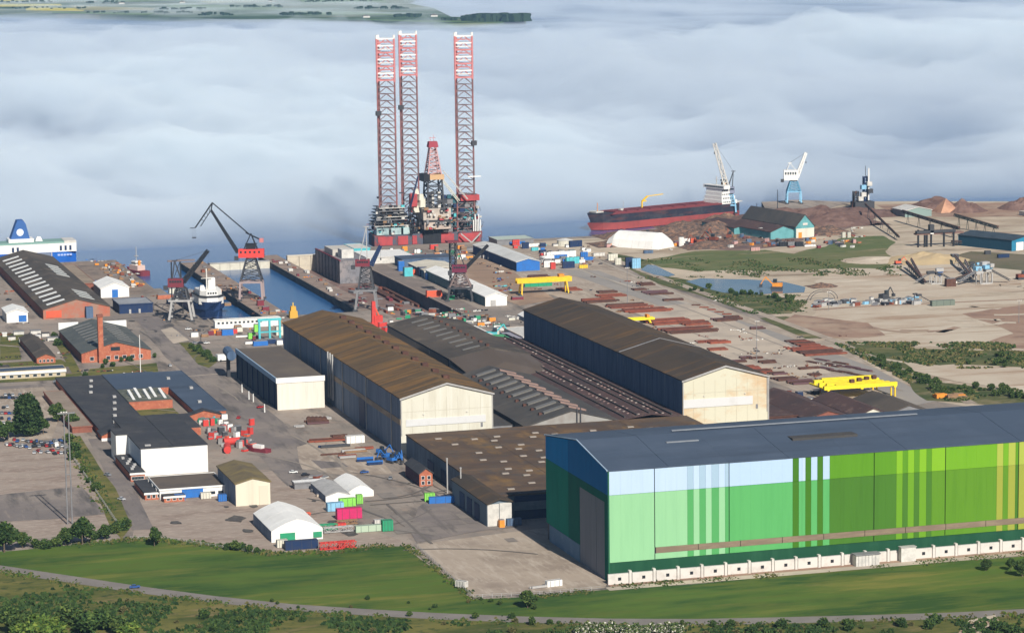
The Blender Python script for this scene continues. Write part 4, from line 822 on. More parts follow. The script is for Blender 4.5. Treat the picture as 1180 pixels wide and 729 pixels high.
def jackup():
    L1=atY(447,2352); L3=atY(536,2346); L2=atY(472.5,2415)
    rigred=mat('rig_red',(.43,.07,.075),[((.3,.06,.065),.2,.45,.65)],.7)
    t=thing('jackup_rig','jack-up drilling rig with three tall red and white lattice legs beyond the dock','oil rig',(L1.x+30,2370,WZ))
    H=186; nb=30; W_=15.5; legc=mat('leg_grey_red',(.3,.12,.115),[((.16,.1,.1),.05,.45,.6)],.7); br=mat('leg_brace',(.2,.13,.13)); 
    for (L,hh) in ((L1,H-7),(L2,H-6.5),(L3,H-6)):
        leg=MB().rbox((L.x,L.y,14),(2,2,3)).build('leg',darksteel,t)
        cc=[(-W_/2,-4),(W_/2,-4),(-W_*.22,8)]; P=[Vector((L.x+a,L.y+b,0)) for a,b in cc]
        for p in P:
            MB().bar((p.x,p.y,-9),(p.x,p.y,hh*.79),.78,6).build('chord',legc,leg); MB().bar((p.x,p.y,hh*.79),(p.x,p.y,hh),1.0,6).build('chord',pinkp,leg)
            MB().bar((p.x,p.y,hh),(p.x,p.y,hh+3.2),1.0,6).build('chord_cap',white,leg)
        mb=MB(); mw=MB(); mr=MB(); dz=hh/nb
        for i in range(1,nb):
            z0,z1=i*dz,(i+1)*dz
            top=z0>hh*.78
            for a in range(3):
                A,B=P[a],P[(a+1)%3]; mid=(A+B)/2
                m_=mb if not top else (mw if i%2 else mr)
                m_.bar((A.x,A.y,z0),(B.x,B.y,z0),.36 if not top else .85)
                if top: (mr if i%2 else mw).bar((A.x,A.y,z0+dz*.5),(B.x,B.y,z0+dz*.5),.45)
                (mb if not top else mr).bar((A.x,A.y,z0),(mid.x,mid.y,z1),.34); (mb if not top else mr).bar((B.x,B.y,z0),(mid.x,mid.y,z1),.34)
        for a in range(3):
            A,B=P[a],P[(a+1)%3]; mw.bar((A.x,A.y,hh),(B.x,B.y,hh),.85)
        mb.build('bracing',br,leg,kind='stuff'); mw.build('white_bracing',white,leg,kind='stuff'); mr.build('red_bracing',pinkp,leg,kind='stuff')
        q=P[1] if L is L3 else P[0]
        MB().rbox((q.x,q.y-2,hh*.47 if L is L3 else hh*.63),(4.5,3.5,4)).build('leg_platform',darksteel,leg)
    x0,x1=L1.x-15,L3.x+14; y0=2340; y1=2425
    c=(x0+x1)/2+12
    hull=MB().prism([(x0,y0),(x1,y0),(x1,y0+22),(c+6,y1),(c-26,y1),(x0,y0+22)],-1,9)
    hull.build('hull',mat('rig_hull',(.09,.1,.13),[((.2,.06,.06),.05,.5,.56)],.7),t)
    for a,b in ((x0+3,x0+16),(x0+21,x0+30),(x0+34,x0+38),(x1-38,x1-26),(x1-22,x1-2)): MB().box(a,b,y0-1,y0-.05,0,7.6).build('hull_panel',rigred,t)
    MB().box(c-17,c-1,y0-1.5,y0-.05,-2,17).build('opening',black,t); 
    # decks
    dk=mat('deck_cyan_grey',(.4,.52,.52),[((.2,.28,.3),.1,.45,.6)],.7)
    for a,b in ((x0+2,x0+13),(x0+15,x0+24),(x0+26,x0+34)): MB().box(a,b,y0-.6,y0+8,9.2,15).build('accommodation',dk,t)
    rr=random.Random(5)
    for i in range(7):
        z=16.5+i*2.6; MB().box(x0+1+i*.7,x0+33-i*.8,y0+.5,y0+26,z,z+.5).build('deck',[whitedirty,darksteel,greysteel][i%3],t)
        for j in range(5):
            x=x0+3+j*5.5+rr.random()*2; MB().rbox((x,y0+2+rr.random()*3,z+.52),(2+rr.random()*2,2.5,1.9)).build('deck_module',rr.choice([darksteel,greysteel,whitedirty,woodm,cyanp,darksteel,black]),t)
    for i in range(8):
        z=9.2+i*4.1; MB().box(x1-36,x1-3,y0+2,y0+26,z,z+.6).build('deck',[greysteel,darksteel][i%2],t)
        for j in range(6):
            x=x1-35+j*5.6+rr.random()*2; MB().rbox((x,y0+3+rr.random()*2,z+.62),(3.2+rr.random()*2,3,3.2)).build('deck_module',rr.choice([navy,darksteel,mat('teal_dark',(.04,.12,.15)),greysteel,black,cyanp]),t)
    MB().box(x1-19,x1-2,y0,y0+10,36,41).build('jacking_house',rigred,t)
    for j in range(5): MB().rbox((x1-8+j*1.6,y0-.5,9),(.8,.8,10+5*(j%2))).build('vent_pipe',white,t)
    MB().box(c-18,c+7,y0-6,y0+20,21,31).build('cantilever_house',mat('beige_house',(.5,.44,.38),[((.38,.33,.29),.15,.45,.65)],.8),t)
    MB().box(c-17.5,c+6.5,y0-7.5,y0+20,13,19.5).build('cantilever_house',mat('beige_low',(.52,.43,.37),[((.35,.27,.24),.2,.45,.65)],.8),t); MB().box(c-18.5,c+7.5,y0-8,y0+20,19.55,20.6).build('deck',darksteel,t)
    # derrick on the cantilever
    dx,dy=c-6,y0+4
    d=MB().lattice((dx,dy,31),(dx,dy,56),21,4,.6,.84).build('derrick_base',darksteel,t)
    MB().lattice((dx,dy,60),(dx,dy,84),17,7,.45,.42).build('derrick',mat('derrick_pink',(.5,.3,.3)),t)
    MB().box(dx-9,dx+8,dy-8,dy+8,56,60.4).build('wind_wall',mat('faded_ochre',(.55,.36,.2)),t); MB().box(dx-10.5,dx-5,dy-8.3,dy+8,54.5,61).build('wind_wall',black,t)
    MB().rbox((dx,dy,84),(9,7,5),0,.8).build('crown_block',mat('crown_red',(.32,.06,.08)),t); MB().bar((dx+1,dy,88.6),(dx+1,dy,95),.2).bar((dx-2,dy,88.6),(dx-2,dy,93),.2).bar((dx-3,dy,92),(dx+3,dy,92),.25).build('antenna',pinkp,t)
    for s in ((-4,-4),(4,-4),(0,3)): MB().rbox((dx+s[0],dy+s[1],31),(2.4,2.4,14)).build('mud_tank',rr.choice([greysteel,darksteel,whitedirty]),t)
    MB().lattice((dx+7,dy-3,56),(dx+22,dy-4,36),2.4,6,.2).build('flare_boom',creamwall,t)
    for (ox,oz,r) in ((-16,46,2.6),(-11,36,4),(-17,31,3.4),(-12,41,3)):
        MB().rbox((dx+ox,y0+3,oz-r),(r*1.7,r*1.6,r*1.8),.3,.7).build('dome_tank',creamwall,t)
    MB().rbox((x0+36,y0+2,33),(6,6,11)).build('red_tower',rigred,t); MB().lattice((x0+35,y0+2,28),(x0+35,y0+2,45),2.4,5,.2).build('red_mast',rigred,t)
    MB().lattice((x0+33,y0-2,9),(x0+31.5,y0-2,34),2.2,7,.2).build('crane_pedestal',black,t); MB().lattice((x0+32,y0-3,33),(x0+39,y0-5,60),1.6,9,.18,.6).build('deck_crane_boom',navy,t)
    MB().lattice((x0+32,y0-3,33),(x0+44,y0-3,16),1.6,6,.18,.6).build('deck_crane_boom',black,t)
    MB().lattice((x1-14,y0-4,38),(x1-36,y0-4,64),1.3,8,.14,.6).build('deck_crane_boom',whitedirty,t); MB().rbox((x1-7,y0-2,57),(12,1,.8)).build('helideck_arm',white,t)
    ms=[darksteel,whitedirty,greysteel,rigred,black,cyanp,woodm]; mbs=[MB() for _ in ms]
    for i in range(700):
        x=rr.uniform(x0,x1); z=9+abs(rr.gauss(0,1))*(9 if x<x0+36 or x>x1-38 else 6); y=rr.uniform(y0-1,y0+24); k_=rr.choice((0,0,1,2,2,3,4,4,4,5,6)); 
        if rr.random()<.5: mbs[k_].rbox((x,y,z),(rr.uniform(.8,3),rr.uniform(.8,3),rr.uniform(.5,2.4)),rr.random())
        else: mbs[k_].bar((x,y,z),(x+rr.uniform(-4,4),y+rr.uniform(-3,3),z+rr.uniform(-1,5)),.22)
    for m_,b_ in zip(ms,mbs): b_.build('deck_clutter',m_,t,kind='stuff')
    for i in range(34):
        z=13+rr.random()*18; MB().rbox((c-17+rr.random()*23,y0-8.6,z),(rr.uniform(1,4),1.2,rr.uniform(.8,2.4))).build('deck_module',rr.choice([darksteel,greysteel,whitedirty,woodm,rigred]),t)
    for s in (-1,1): MB().bar((x1-12,y0-8,0),(x1-12+s*9,y0-6,8),.7).build('gangway_frame',palesteel,t)
    return t
jackup()

def hull_mesh(L,Bm,z0,z1,m,flare=.0,bow=.14,stern=.04,bulb=0):
    """ship hull slice between z0 and z1: bow at -L/2, stern at +L/2"""
    mb=MB(); n=18; lo=[];hi=[]
    for i in range(n+1):
        s=i/n; x=-L/2+L*s
        def hb(s,f):
            b=1.0
            if s<bow: b=(max(0,s)/bow)**f
            if s>1-stern: b=min(b,.72+.28*((1-s)/stern))
            return b*Bm/2
        lo.append((x+(bow*L*.10 if i==0 else 0),hb(s,.62),z0)); hi.append((x-(3 if i==0 else 0),hb(s,.48),z1+(flare if s<bow*.8 else 0)))
    vs=[]
    for row in (lo,hi):
        vs+=[(x,-b,z) for x,b,z in row]+[(x,b,z) for x,b,z in row]
    N=n+1; fs=[]
    for i in range(n):
        fs.append((i,i+1,2*N+i+1,2*N+i)); fs.append((N+i+1,N+i,3*N+i,3*N+i+1)); fs.append((2*N+i,2*N+i+1,3*N+i+1,3*N+i)); fs.append((i+1,i,N+i,N+i+1))
    fs.append((n,N+n,3*N+n,2*N+n)); fs.append((0,2*N,3*N,N)); return mb.add(vs,fs)
def place(t,loc,rz): t.location=loc; t.rotation_euler=(0,0,rz)
def tanker():
    t=thing('bulk_ship','black and red cargo ship with white bridge moored at the far ore quay','ship',(0,0,0)); WO[t]=Vector((0,0,0)); L,Bm=240,32
    hull_mesh(L,Bm,-5,4.2,mat('boot_red',(.34,.07,.065),[((.22,.06,.055),.05,.45,.65)],.6)).build('boot_topping',mat('boot_red',()),t)
    hull_mesh(L,Bm,4.2,14.5,mat('hull_navy',(.03,.03,.045),[((.1,.045,.045),(.05,.05,.3),.5,.66),((.06,.06,.07),.1,.5,.65)],.6),2.5).build('hull',mat('hull_navy',()),t)
    dk=mat('deck_red',(.19,.05,.055),[((.2,.05,.06),.08,.45,.65)],.8)
    MB().box(-L/2+22,L/2-34,-Bm/2+.6,Bm/2-.6,14.52,15.2).build('deck',dk,t)
    for s in (-1,1): MB().box(-L/2+24,L/2-34,s*(Bm/2-.7)-.25,s*(Bm/2-.7)+.25,15.21,16.6).build('bulwark',dk,t)
    repeat(t,'hatch',MB().box(-L/2+34,-L/2+50,-9,9,15.2,17.2),mat('hatch_red',(.17,.045,.055)),[(i*19.5,0,0) for i in range(8)])
    repeat(t,'deck_pipe',MB().bar((-L/2+30,-11,16.4),(L/2-36,-11,16.4),.5),dk,[(0,0,0),(0,22,0)])
    MB().rbox((-L/2+12,0,17.1),(12,12,1.6)).build('forecastle',whitedirty,t); MB().bar((-L/2+14,0,18),(-L/2+14,0,29),.4).build('foremast',orange,t); MB().rbox((-L/2+52,0,15.2),(4,4,4)).bar((-L/2+56,0,15),(-L/2+56,0,29),.25).build('deck_house',whitedirty,t)
    # superstructure
    sx=L/2-34
    for i,(a,b,w_) in enumerate(((0,26,30),(1,24,28),(2,22,26),(3,20,26))): MB().box(sx+a,sx+b,-w_/2,w_/2,14.6+i*5,14.6+i*5+4.9).build('deckhouse',white,t)
    MB().box(sx+2,sx+12,-17,17,34.6,39).build('bridge',white,t)
    for i in range(4): repeat(t,'window',MB().box(sx+3,sx+4.4,-14.2-(.9 if i==0 else (0 if i<2 else -1))-.05,-13.0,16.2+i*5,18+i*5),glass,[(q*3,0,0) for q in range(6)])
    repeat(t,'bridge_window',MB().box(sx+1.85,sx+2.05,-15,-12.5,36,38),glass,[(0,q*3,0) for q in range(10)])
    MB().rbox((sx+22,2,14.6),(5,7,27),0,.85).build('funnel',mat('faded_orange',(.6,.3,.1)),t); MB().rbox((sx+22,2,42.7),(5.5,7,2)).build('funnel_top',black,t)
    MB().bar((sx+7,0,39),(sx+7,0,50),.5).bar((sx+7,-4,46),(sx+7,4,46),.25).build('radar_mast',whitedirty,t)
    MB().rbox((L/2-5,0,14.55),(10,24,1)).build('poop_deck',palesteel,t); MB().rbox((L/2-1,-9,15.6),(12,6,1)).build('stern_platform',whitedirty,t)
    MB().bar((-27,6,15),(-27,6,25),1.1,8).build('crane_post',yellow,t); MB().bar((-27,6,25),(-18,6,31),1.2).bar((-18,6,31),(8,6,32),.7).bar((-27,6,25),(-20,6,25),1).build('deck_crane',yellow,t)
    # vertical dark pole rising before the bridge
    a=G(681,268,-5); b=Vector((982,2475,0)); d=(b-a); d.z=0; ang=math.atan2(d.y,d.x); mid=Vector((a.x,a.y,0))+d.normalized()*L/2
    nrm=Vector((-d.y,d.x,0)).normalized(); mid=Vector((a.x,a.y,0))+d.normalized()*(L*.73/2+9)+nrm*Bm*.45; place(t,(mid.x,mid.y,-1),ang); t.scale=(.73,.9,.72); return t
tanker()
k=portal_crane('harbour_crane','tall white slanted jib crane rising behind the orange funnel of the red decked ship',(G(846,247).x,2470,0),VR,dict(hw=6,hd=6,pz=8,tz=18,leg=bluelt,tower=bluelt,cab=mat('crane_lilac',(.25,.27,.36)),c=(-4,5,6),foot=(-1,20),jibtop=(-14,67),jib=whitedirty,jw=5,mast=(4,40)))
portal_crane('harbour_crane','pale blue and white quay crane with a raised white jib beyond the ore heap',(G(925,237).x,2528,0),VR,dict(hw=7,hd=6,pz=12,tz=22,leg=bluelt,tower=mat('crane_cyan',(.15,.35,.5)),cab=white,c=(-10,4,10),foot=(3,26),jibtop=(12,50),jib=white,jw=3.5,mast=(-4,40),mastm=white))
def ore_tower():
    p=G(996,240); t=thing('loading_tower','dark ore loading tower with a white pipe mast at the end of the conveyor','tower',(p.x,p.y,0)); x,y=p.x,p.y
    MB().rbox((x-2,y,0),(20,12,7)).build('base_house',darksteel,t); MB().lattice((x-9,y,7),(x-9,y,17),6,3,.4).build('frame',darksteel,t)
    MB().lattice((x+1,y,7),(x+1,y,31),5,6,.4).build('frame',navy,t); MB().bar((x+3,y-3,8),(x+3,y-3,39),.8,8).build('pipe',white,t)
    for i,(a,b,m) in enumerate(((-3,12,whitedirty),(-3,19,bluelt),(4,15,darksteel),(-6,8,whitedirty),(3,22,whitedirty))): MB().rbox((x+a,y-4,b),(5,4,4)).build('machine_house',m,t)
    MB().bar((x+1,y,31),(x+1,y,41),.3).build('mast',darksteel,t); MB().bar((x-13,y,0),(x-9,y,17),1).build('stair',rustdark,t)
ore_tower()
# --- ferry
def ferry():
    t=thing('ferry','blue and white ferry with blue funnel moored behind the far left warehouse','ship',(0,0,0)); WO[t]=Vector((0,0,0)); L,Bm=170,24
    hull_mesh(L,Bm,-5,7.8,mat('ferry_blue',(.02,.13,.5),[((.015,.1,.42),.05,.45,.65)],.4),bow=.2,stern=.01).build('hull',mat('ferry_blue',()),t)
    MB().box(-L/2+10,L/2,-12,12,7.85,15).build('upper_hull',white,t); MB().box(-L/2+20,L/2-3,-11,11,15.05,16.6).build('top_deck',mat('ferry_green',(.2,.33,.3)),t)
    MB().box(L/2-40,L/2-22,-12.3,-11.9,.5,7.6).build('side_door',mat('door_slate',(.17,.2,.27)),t); MB().box(L/2-21.5,L/2-20.5,-12.3,-11.9,-1,7.6).build('side_rail',palesteel,t); MB().box(L/2-40.9,L/2-40.1,-12.3,-11.9,-1,7.6).build('side_rail',palesteel,t)
    repeat(t,'window',MB().box(L/2-80,L/2-78.2,-12.2,-11.9,9,13),navy,[(a,0,0) for a in (0,4,5.8,12,26,30,66,70,74)]+[(-a,0,0) for a in (8,12,20,24)])
    repeat(t,'lettering',MB().box(L/2-16,L/2-14,-12.2,-11.9,4.4,6),mat('faint_letters',(.35,.45,.75)),[(i*2.5,0,0) for i in range(5)])
    MB().box(L/2-56,L/2-35,-8,8,16.6,19.5).build('deckhouse',white,t)
    pr=[(L/2-54,19.5),(L/2-38,19.5),(L/2-41,32),(L/2-43,35),(L/2-48,35),(L/2-50,30)]
    MB().ext(pr,'y',-6,6).build('funnel',mat('funnel_blue',(.05,.13,.35)),t)
    MB().bar((L/2-46,-6.2,25),(L/2-46,-6.0,25),3,16).build('funnel_emblem',mat('emblem_white',(.75,.8,.9)),t)
    MB().rbox((L/2-30,0,16.6),(6,6,3.5),0,.5).build('radar_dome',white,t); MB().box(L/2-10,L/2,-12,12,15.05,17).build('mooring_deck',whitedirty,t)
    place(t,(313-L/2,2350,0),0); return t
ferry()
def tug():
    p=G(150,309); t=thing('tugboat','small tugboat with a white wheelhouse beside the left pier','boat',(0,0,0)); WO[t]=Vector((0,0,0))
    hull_mesh(30,9,-5,-1,darkred,1,bow=.3).build('hull',darkred,t); MB().rbox((0,0,-1),(14,7,4)).build('deckhouse',mat('tug_pink',(.6,.45,.4)),t); MB().rbox((-1,0,3),(7,5.5,3.2)).build('wheelhouse',white,t); MB().rbox((-1,0,4),(7.2,5.7,1)).build('wheelhouse_window',glass,t)
    MB().bar((-1,0,6),(-1,0,18),.35).rbox((-1,0,10),(3,3,.4)).build('mast',palesteel,t); MB().cyl((4,0,2),1.1,5).build('funnel',orange,t)
    place(t,(352,2262,0),R(-70))
tug()
def yard_ship():
    t=thing('supply_ship','white topped ship with a dark blue hull lying in the left dock','ship',(0,0,0)); WO[t]=Vector((0,0,0))
    bl=mat('ship_blue',(.02,.045,.13),[((.03,.07,.18),.2,.45,.65)],.5)
    hull_mesh(90,21,-5,5,bl,0,bow=.24,stern=.05).build('hull',bl,t); hull_mesh(92,22.5,5,8.5,bl,2.5,bow=.2,stern=.05).build('hull_flare',bl,t)
    MB().prism([(-42,-4),(-36,-9),(-14,-10),(-14,10),(-36,9),(-42,4)],9,14.5).build('deckhouse',white,t); MB().prism([(-43,-4.5),(-36.5,-9.6),(-13.5,-10.6),(-13.5,10.6),(-36.5,9.6),(-43,4.5)],14.55,15.2).build('deck',black,t)
    MB().prism([(-40,-4),(-35,-8),(-16,-8.5),(-16,8.5),(-35,8),(-40,4)],15.25,18.8).build('bridge',white,t); MB().box(-13,42,-8,8,8.55,9.2).build('work_deck',rustdark,t)
    MB().rbox((-27,-2,18.8),(5,5,8)).build('funnel',white,t); MB().bar((-31,2,18.8),(-31,2,34),.6).bar((-31,-2,27),(-31,6,27),.3).build('mast',whitedirty,t)
    MB().rbox((-34,6,18.8),(4,4,3.6),0,.6).build('satellite_dome',white,t); repeat(t,'window',MB().box(-40.1,-39.9,-3.4,-2.2,16.4,17.8),glass,[(0,i*1.8,0) for i in range(4)])
    MB().rbox((-20,-9.5,15.3),(5,2,2)).build('lifeboat',orange,t)
    for i in range(5): MB().rbox((i*9-8,(-1)**i*4,9.2),(5,4,2.5)).build('deck_cargo',[rust,bluep,darkred,whitedirty,greysteel][i],t)
    place(t,(358,1998,0),R(90))
yard_ship()
# --- docks
t=thing('dock_gate','pale yellow dock gate closing the end of the narrow blue basin','dock gate',(438,2262,WZ)); repeat(t,'gate_panel',MB().box(412.2,420.4,2260,2264,WZ-.5,1.0),mat('gate_pale',(.6,.56,.46),[((.5,.46,.38),.2,.45,.65)],.8),[(i*8.45,0,0) for i in range(6)]); slab(t,'gate_walkway',palesteel,412.2,462.8,2259.6,2264.4,1.05,1.5)
t=thing('dock_gate','tall pale stone coloured dock gate at the sea end of the dry dock','dock gate',(500,2267,-9)); repeat(t,'gate_panel',MB().box(479.3,489,2267.2,2272,-9.4,3.2),mat('gate_stone',(.56,.5,.4),[((.45,.4,.33),.2,.45,.65)],.8),[(i*10.1,0,0) for i in range(5)]); slab(t,'gate_top',mat('gate_top',(.66,.6,.5)),479.3,529.8,2266.8,2272.4,3.25,3.8)
t=thing('hull_block','big grey steel hull section standing at the far end of the dry dock','ship section',(514,2200,-9.5)); slab(t,'block',mat('block_grey',(.2,.2,.22),[((.28,.25,.25),.05,.45,.6),((.12,.12,.13),.2,.5,.65)],.8),502,527,2172,2262,-9.4,9)
repeat(t,'frame_rib',MB().box(501.6,502,2175,2175.6,-9.4,9),darksteel,[(0,i*12,0) for i in range(8)]); slab(t,'deck_edge',darkred,501.7,503,2172,2262,9,9.8); slab(t,'crane_house',whitedirty,508,518,2190,2204,9,16); slab(t,'deck_stack',mat('pale_lump',(.5,.47,.42)),505,522,2210,2240,9,14)
t=thing('dock_wall_cladding','dark blue grey side wall of the dry dock along the white hall','wall',(529,2086,-9.5)); dw=mat('dock_wall',(.09,.095,.115),[((.05,.055,.075),.05,.45,.65)],.85)
repeat(t,'wall_panel',MB().box(529.2,529.9,1906,1923.8,-9.4,.3),dw,[((i%2)*.1,i*18,0) for i in range(20)]); slab(t,'coping',mat('coping_tan',(.26,.21,.18)),529.0,531,1906,2266,.35,.8)
for i,(px,py,l) in enumerate(((455,345,80),(475,350,90),(440,340,60))):
    p=G(px,py,-9.5); k=thing('crane_rail','reddish steel beam lying along the dry dock floor','beam',(p.x,p.y,-9.5),group='steel beams on the dry dock floor'); slab(k,'beam',rust,p.x-.9,p.x+.9,p.y-20,p.y+l,-9.4,-8); slab(k,'flange',rustdark,p.x-1.5,p.x+1.5,p.y-20,p.y+l,-8,-7.6)
rr=random.Random(11)
for i in range(46):
    y=1915+rr.random()*240; x=482+rr.random()*44
    k=MB().rbox((x,y,-9.4),(1.5+rr.random()*4,3+rr.random()*9,.6+rr.random()*1.5),rr.random()*.3).build('steel_plate',rr.choice([rust,rustdark,dockfloor,darkred,greysteel]))
    tag(k,'loose rusty steel piece lying on the dry dock floor','steel','steel pieces on the dry dock floor')

k=thing('slewing_frame','dark A shaped steel frame standing behind the maroon crane beside the ship','steel frame',(0,0,0)); WO[k]=Vector((0,0,0))
for q in (-4,4): MB().bar((q,-2,0),(q*.8,0,38),.6).build('leg',black,k)
MB().box(-6,14,-1,1,38,39).build('beam',mat('brown_lattice',(.2,.15,.14)),k); MB().bar((-4,0,20),(4,0,20),.4).bar((-4,0,20),(3.2,0,38),.25).build('brace',black,k); k.location=(337,1985,0)
# ======================================================= VEGETATION
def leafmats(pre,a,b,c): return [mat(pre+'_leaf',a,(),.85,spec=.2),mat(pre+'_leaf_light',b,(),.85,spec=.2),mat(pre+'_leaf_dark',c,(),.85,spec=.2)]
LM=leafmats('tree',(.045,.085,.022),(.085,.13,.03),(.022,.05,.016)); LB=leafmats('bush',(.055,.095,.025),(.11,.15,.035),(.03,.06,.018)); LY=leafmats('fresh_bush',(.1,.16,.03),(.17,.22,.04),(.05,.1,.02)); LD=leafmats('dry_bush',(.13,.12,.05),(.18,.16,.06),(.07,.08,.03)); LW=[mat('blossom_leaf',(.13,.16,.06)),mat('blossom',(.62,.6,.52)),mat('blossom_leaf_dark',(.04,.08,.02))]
barkm=mat('bark',(.1,.075,.05),[((.16,.12,.09),2,.45,.6)],.9)
def make_plant(name,label,cat,w,h,nclump,nleaf,leaf,mats,seed,trunk=True):
    rr=random.Random(seed); t=thing(name,label,cat); z0=h*((.28 if h<15 else .1) if trunk else .05)
    cl=[]
    for i in range(nclump):
        a=rr.random()*6.283; q=math.sqrt(rr.random()); zz=rr.random(); env=math.sin(math.pi*min(1,.22+zz*.72))
        cl.append((math.cos(a)*q*w*.36*env,math.sin(a)*q*w*.36*env,z0+(h-z0)*(.12+zz*.76),w*(.13+.1*rr.random())))
    mb=MB()
    for i in range(nleaf):
        c=cl[rr.randrange(len(cl))]; d=Vector((rr.gauss(0,1),rr.gauss(0,1),rr.gauss(0,.85))).normalized()*c[3]*(.72+.35*rr.random())
        p=Vector(c[:3])+d; p.z=max(.15,p.z); s=leaf*(.6+.8*rr.random()); u=Vector((rr.gauss(0,1),rr.gauss(0,1),rr.gauss(0,.6))).normalized(); v=u.cross(Vector((rr.gauss(0,1),rr.gauss(0,1),rr.gauss(0,1)))).normalized()
        mb.k=rr.choice((0,0,1,2)); mb.add([p-u*s,p+v*s*.6,p+u*s,p-v*s*.6],[(0,1,2,3)])
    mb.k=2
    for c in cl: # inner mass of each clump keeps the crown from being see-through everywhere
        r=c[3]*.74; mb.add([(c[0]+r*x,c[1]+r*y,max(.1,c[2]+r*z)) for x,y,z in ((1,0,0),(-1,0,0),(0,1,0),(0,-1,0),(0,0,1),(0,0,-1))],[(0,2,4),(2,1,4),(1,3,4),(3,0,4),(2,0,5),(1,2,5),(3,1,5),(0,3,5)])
    me_o=mb.build('crown' if trunk else 'foliage',mats,t)
    if trunk:
        mb=MB(); mb.bar((0,0,-.3),(0,0,h*.5),w*.035,7,w*.018)
        for c in cl[:6]: mb.bar((0,0,h*.25+rr.random()*h*.15),c[:3],w*.012,4,w*.005)
        mb.build('trunk',barkm,t)
    else:
        mb=MB()
        for c in cl[:5]: mb.bar((0,0,-.1),c[:3],.08,4,.04)
        mb.build('stem',barkm,t)
    return Proto(t)
TREE=[make_plant('tree','t','tree',12,11,26,3200,.62,LM,1),make_plant('tree','t','tree',10,12,22,2600,.6,LM,2),make_plant('tree','t','tree',9,8,18,2000,.55,LB,3)]
BUSH=[make_plant('bush','b','bush',5,3.6,11,900,.42,LB,4,False),make_plant('bush','b','bush',5,3,10,800,.42,LM,5,False),make_plant('bush','b','bush',5.4,3.4,11,900,.42,LY,6,False),make_plant('bush','b','bush',4.5,2.4,9,600,.4,LD,7,False)]
WBUSH=make_plant('blossom_bush','b','bush',6,3.4,12,1100,.4,LW,8,False)
LK=leafmats('dark_tree',(.03,.06,.018),(.055,.09,.025),(.016,.035,.012))
BIG=make_plant('tree','t','tree',18,20,60,9000,.8,LK,17)
def plant(pr,px,py,sc,label,group=None):
    p=G(px,py); rnd.random(); return pr.put((p.x,p.y,0),rnd.random()*6.28,label,group,(sc*(.9+.2*rnd.random()),sc*(.9+.2*rnd.random()),sc))
plant(BIG,33,502,1.15,'biggest dark green tree beside the parked cars at the left')
plant(TREE[1],10,505,.8,'dark green tree left of the biggest tree above the car park')
plant(TREE[1],50,500,.75,'dark tree pressed against the right side of the biggest tree')
plant(TREE[2],67,486,1.25,'round green tree right of the flat brown roofed shed')
plant(TREE[2],84,492,.95,'green tree at the top of the grass verge by the twin mast')
plant(TREE[0],-2,510,1.0,'green tree cut by the left edge above the car park')
plant(TREE[0],5,636,1.15,'large dark green tree at the left edge below the car park')
plant(TREE[2],26,631,.85,'slim green tree second from the left edge below the car park')
plant(TREE[0],95,627,1.05,'dense green tree at the lower right corner of the car park')
plant(TREE[2],76,628,.95,'green tree touching the left side of the dense corner tree')
plant(TREE[1],178,629,.72,'round dark conifer standing alone on the lawn edge')
plant(TREE[2],608,700,.85,'single dark tree in front of the concrete apron')
plant(TREE[2],1136,657,.6,'small pale tree on the field near the right edge'); plant(TREE[2],1178,664,.85,'dark tree at the right edge of the field'); plant(TREE[1],1165,657,.45,'thin little tree between the pale tree and the right edge')
plant(TREE[2],121,621,.8,'low brown green tree right of the dense corner tree')
for i,(x,y,s) in enumerate([(42,631,1.1),(52,632,1.3),(64,630,1.2),(110,621,1.1),(132,615,1.3),(140,611,1.5),(146,607,1.2),(262,633,.9),(270,634,1.2),(279,634,1.1),(288,636,.9),(296,637,.8),(80,510,1.4),(85,520,1.5),(82,530,1.2),(90,528,1.1),(96,545,1.0),(104,556,.9),(110,566,1.2),(113,563,1.0)]):
    plant(BUSH[i%2],x,y,s,'green shrub in the strip of planting round the car park','shrubs round the car park')
for i,(x,y) in enumerate([(221,402),(226,405),(231,408),(236,411),(241,414),(245,417),(229,404),(238,409)]): plant(BUSH[i%2],x,y,1.1,'green hedge shrub on the grass strip left of the white fronted hall','hedge on the grass strip')
for i,(x,y,s) in enumerate([(98,434,1),(122,420,1),(130,422,.9),(140,417,.9),(150,416,1),(158,413,1.1),(66,398,1.4),(63,390,1.2),(42,428,1.3),(20,431,1.1),(0,428,1.5),(178,412,.8),(118,424,.8)]): plant(BUSH[(i+1)%2],x,y,s,'shrub beside the brick workshop and its lawn','shrubs near the brick workshop')
rr=random.Random(21)
for i in range(46):
    x=rr.uniform(-10,640); yb=rr.uniform(708,731)+max(0,(300-x))*-.02; 
    if rr.random()<.35 and x>260: continue
    plant(BUSH[rr.choice((0,1,3,3,3))],x,yb,rr.uniform(.3,.95)*(1.8 if x<240 else 1),'wild bush in the scrub below the road','bushes in the scrub below the road')
for x,y,s,k in [(18,730,2.5,0),(45,736,2.6,2),(82,722,2.3,0),(100,728,2.6,1),(118,724,2.2,1),(62,738,2.4,2),(25,742,2.3,2),(135,730,1.9,0),(8,716,1.8,1),(76,716,1.7,1),(150,738,2,2)]:
    plant(BUSH[k],x,y,s,'large leafy bush in the bottom left corner','large bushes in the bottom left corner')
for i in range(40):
    x=rr.uniform(640,1180); plant(BUSH[rr.choice((0,1,3,3))],x,rr.uniform(717,732),rr.uniform(.25,.75),'small bush in the rough grass at the bottom edge','bushes at the bottom edge')
for x,y,s in [(842,722,.9),(868,729,1.0),(977,726,1.2),(950,722,1.1),(1070,724,1.1),(1078,718,1.2),(1150,726,1.1),(1168,730,1.2),(902,724,1.2),(1040,722,1.1)]: plant(BUSH[1],x,y,s,'dark bush standing out of the rough grass below the striped hall','dark bushes below the striped hall')
